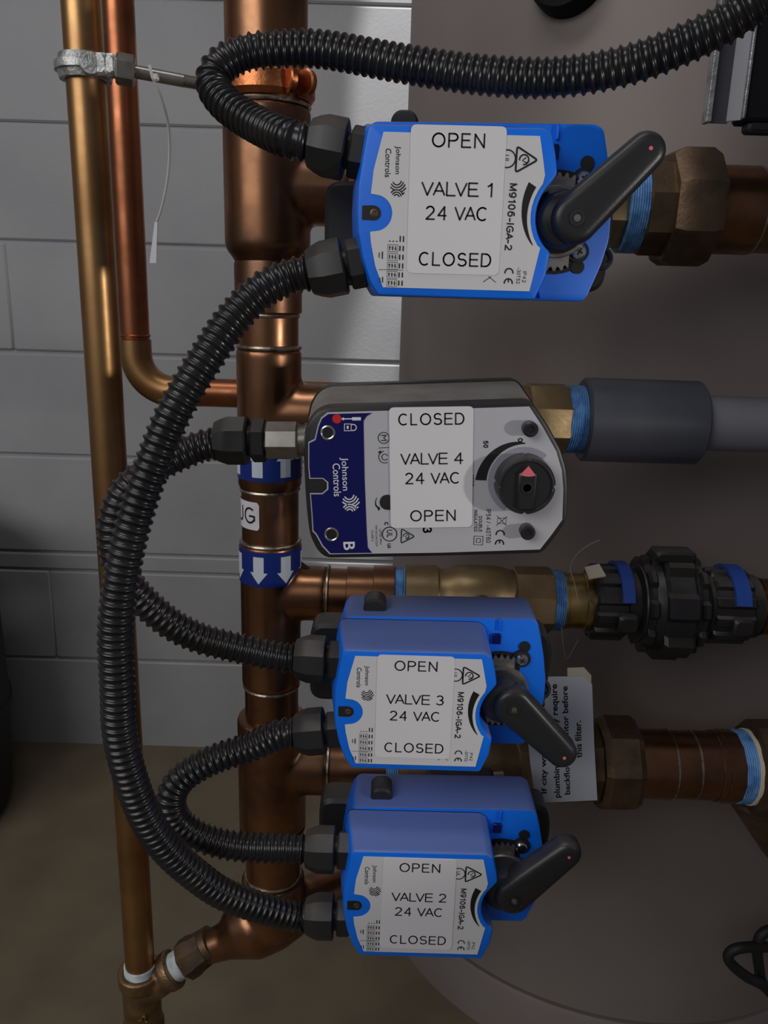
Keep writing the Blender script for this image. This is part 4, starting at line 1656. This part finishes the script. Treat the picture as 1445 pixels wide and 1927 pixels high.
b = MB()
plate(b, [pt(*q) for q in ((985, 1274), (1098, 1273), (1114, 1288), (1118, 1400), (1124, 1506), (1008, 1511), (998, 1440), (990, 1360))], 0.0, 0.0006)
card = b.build('card', M['paper'], t, world=False)
b = MB()
plate(b, [pt(*q) for q in ((1068, 1258), (1099, 1257), (1113, 1272), (1113, 1300), (1068, 1300))], 0.001, 0.0016)
b.build('backing_card', M['cream'], t, world=False)
p = Print(pf(-0.0002))
R2 = 89.0
for s, x0, y0, x1, y1, hh in (('If city water provides', 1025, 1493, 1021, 1312, 6.6), ('plumbing code may require', 1050, 1501, 1044, 1287, 7.0), ('backflow preventor before', 1069, 1495, 1064, 1291, 6.8), ('this filter.', 1089, 1426, 1087, 1356, 5.8)):
    a0, a1 = Vector(pt(x0, y0)) * 1000, Vector(pt(x1, y1)) * 1000
    m_ = (a0 + a1) / 2
    p.text(s, m_.x, m_.y, (a1 - a0).length, hh, math.degrees(math.atan2(a1.y - a0.y, a1.x - a0.x)), 0.024)
p.build('lettering', M['ink'], card)

# ================================================================== CORRUGATED CONDUITS
PITCH_H = 0.0054
HR = 0.0112


def hose_mesh(pts, r=HR, pitch=PITCH_H):
    st = pitch / 8
    path = catmull(pts, st)
    prof = [0.0, 0.0, 0.05, 0.45, 1.0, 1.0, 0.5, 0.05]
    rad = [r * 0.84 + r * 0.16 * prof[i % 8] for i in range(len(path))]
    b = MB()
    b.tube(path, rad, 28)
    return b, path


def connector(parent, p, d, sc=1.0, m=None):
    """lock nut against the housing, dome nut over the hose end; p on the housing wall, d outward"""
    b = MB()
    b.lathe(p, d, [(-0.010, 0.0085), (0.0, 0.0085), (0.016, 0.0105), (0.034, 0.0105)], 28)
    c = b.build('connector', M['black'], parent)
    b = MB()
    b.lathe(p, d, [(0.0005, 0.0135), (0.0015, 0.0148), (0.0090, 0.0148), (0.0102, 0.0138)], 6, phase=0.5)
    b.build('lock_nut', M['black'], c)
    b = MB()
    b.lathe(p, d, [(0.0125, 0.0155), (0.0135, 0.0172), (0.0250, 0.0172), (0.0300, 0.0155), (0.0345, 0.0132), (0.0350, 0.0110)], 8, phase=0.25)
    b.build('dome_nut', M['black'], c)
    return c


def conduit(label, pts, ends):
    """pts: (px, py, depth) or Vectors; ends: list of (wall point, direction) for start / end or None"""
    P = [q if isinstance(q, Vector) else at(*q) for q in pts]
    if ends[0]:
        p, d = ends[0]
        d = Vector(d).normalized()
        while (P[0] - p).dot(d) < 0.062:
            P.pop(0)
        P = [p + d * 0.028, p + d * 0.046] + P
    if ends[1]:
        p, d = ends[1]
        d = Vector(d).normalized()
        while (P[-1] - p).dot(d) < 0.062:
            P.pop()
        P = P + [p + d * 0.046, p + d * 0.028]
    t = thing('flexible_conduit', label, 'conduit', tuple(P[0]), 'black corrugated conduits')
    b, path = hose_mesh(P)
    b.build('corrugated_tube', M['hose'], t, angle=60)
    for e in ends:
        if e:
            connector(t, e[0], Vector(e[1]).normalized())
    return t


gl = lambda V, z: V + Vector((-0.0520, 0.022, z / 1000.0))
conduit('black corrugated conduit looping back over the manifold from the upper right into VALVE 1',
        [(1490, -42, .47), (1424, 6, .475), (1329, 64, .485), (1187, 121, .50), (1044, 146, .515), (902, 141, .53), (758, 120, .545), (613, 94, .56), (530, 92, .565), (462, 100, .565), (415, 124, .56), (401, 158, .555), (425, 196, .545), (478, 232, .53), (530, 259, .518)],
        [None, (gl(V1, 33), (-1, 0.02, 0.16))])
conduit('longest black corrugated conduit sweeping down the left side from VALVE 1 to VALVE 2',
        [(564, 514, .505), (492, 547, .498), (440, 598, .49), (395, 663, .48), (350, 735, .472), (319, 794, .467), (289, 870, .463), (259, 956, .46), (238, 1037, .458), (224, 1118, .457), (218, 1199, .457), (222, 1300, .458), (225, 1374, .46), (242, 1451, .463), (270, 1529, .468), (308, 1590, .475), (360, 1640, .485), (431, 1687, .497), (508, 1716, .508), (560, 1727, .513)],
        [(gl(V1, -27), (-1, 0.0, -0.22)), (gl(V2, -31), (-1, 0.0, -0.02))])
g4 = O4 + Vector((p4(562, 829, .032)[0], 0.032, p4(562, 829, .032)[1]))
t_c = conduit('black corrugated conduit bowing left from VALVE 4 down to the upper side of VALVE 3',
              [(423, 832, .525), (379, 840, .525), (339, 856, .522), (295, 878, .518), (254, 906, .513), (226, 945, .508), (214, 1000, .505), (224, 1062, .505), (252, 1112, .508), (312, 1167, .513), (366, 1197, .518), (420, 1213, .522), (487, 1222, .525)],
              [None, (gl(V3, 27), (-1, 0.0, 0.03))])
conduit('short black corrugated conduit making a tight bend from VALVE 3 down to VALVE 2',
        [(551, 1390, .525), (469, 1406, .525), (395, 1432, .522), (340, 1467, .518), (322, 1508, .515), (338, 1548, .515), (385, 1578, .515), (450, 1593, .515), (540, 1597, .515)],
        [(gl(V3, -28), (-1, 0.0, -0.12)), (gl(V2, 29), (-1, 0.0, 0.0))])
# steel coupling and black nut at VALVE 4
t = thing('steel_conduit_coupling', 'short shiny steel coupling joining the conduit to the VALVE 4 actuator', 'conduit coupling', tuple(g4))
d4 = Vector((-1, 0, -0.03)).normalized()
b = MB()
b.lathe(g4, d4, [(0.0, 0.0125), (0.001, 0.0132), (0.0205, 0.0132), (0.0215, 0.0125)], 8, phase=0.15)
b.build('hex_sleeve', M['steel'], t)
b = MB()
b.lathe(g4, -d4, [(0.0, 0.0105), (0.004, 0.0105), (0.0042, 0.0118), (0.006, 0.0118), (0.0062, 0.0105), (0.016, 0.0105)], 24)
b.build('threaded_end', M['steel'], t)
P4 = g4 + d4 * 0.0212
connector(t_c, P4, d4)

# ================================================================== PANEL AT THE UPPER RIGHT
ZB = CAM_Z + 0.1275
YP = 0.62
xa = at(1328, 228, YP).x
t = thing('steel_channel', 'brushed steel channel strip beside the black enclosure at the upper right', 'bracket', (xa, YP, ZB))
b = MB()
b.box((xa + 0.0018, YP + 0.004, ZB + 0.20), (0.0036, 0.010, 0.40), 0.0004)
b.build('edge_flange', M['galv'], t)
b = MB()
b.box((xa + 0.0105, YP + 0.008, ZB + 0.201), (0.0150, 0.002, 0.40))
b.build('channel_web', M['strut'], t)
b = MB()
Rz = Matrix.Rotation(math.radians(-40), 3, 'Z')
b.box((xa + 0.0212, YP + 0.0042, ZB + 0.202), (0.0105, 0.0015, 0.40), 0.0003, Rz)
b.build('side_wall', mat('dull_zinc', (0.24, 0.24, 0.26), 0.55, 0.2), t)
b = MB()
b.box((xa + 0.0257, YP - 0.001, ZB + 0.2025), (0.0022, 0.0035, 0.40), 0.0006)
b.build('front_lip', M['galv'], t)
t = thing('black_enclosure', 'black enclosure cut off by the upper right corner, beside the steel channel', 'enclosure', (xa + 0.10, YP, ZB))
b = MB()
b.box((xa + 0.0270 + 0.10, YP + 0.012, ZB + 0.202), (0.20, 0.024, 0.40), 0.002)
b.build('box', M['enamel'], t)
b = MB()
b.box((xa + 0.032 + 0.10, YP + 0.010, ZB - 0.001), (0.20, 0.014, 0.008), 0.002)
b.build('bottom_seal', M['rubber'], t)

# ================================================================== CORD AT THE LOWER RIGHT
YC = 0.72
t = thing('power_cord', 'thick black cord looped at the lower right in front of the tank', 'cord', tuple(at(1380, 1810, YC)))
b = MB()
pts = [(1480, 1905, YC + .01), (1440, 1858, YC), (1405, 1838, YC), (1380, 1818, YC), (1370, 1803, YC), (1376, 1790, YC), (1398, 1783, YC), (1440, 1782, YC + .01), (1490, 1785, YC + .02)]
b.tube(catmull([at(*q) for q in pts], 0.003), 0.0058, 14)
b.build('lower_loop', M['rubber'], t)
b = MB()
pts = [(1500, 1740, YC + .02), (1455, 1748, YC + .012), (1432, 1760, YC + .010), (1425, 1785, YC + .010), (1428, 1820, YC + .012), (1436, 1852, YC + .014), (1470, 1890, YC + .014)]
b.tube(catmull([at(*q) for q in pts], 0.003), 0.0058, 14)
b.build('upper_loop', M['rubber'], t)

# ================================================================== FIBRES
for lab_, pts in (('fine pale fibre stuck above the brass nipple', [(1128, 1016, .66), (1100, 1030, .66), (1080, 1050, .662), (1073, 1072, .668), (1080, 1095, .668), (1090, 1140, .668)]),
                  ('fine fibre hanging below the brass nipple', [(1056, 1180, .67), (1060, 1215, .672), (1066, 1240, .672), (1078, 1222, .67), (1090, 1200, .668)])):
    P = [at(*q) for q in pts]
    t = thing('fibre', lab_, 'fibre', tuple(P[0]))
    b = MB()
    b.tube(catmull(P, 0.003), 0.00022, 5)
    b.build('strand', M['hair'], t)
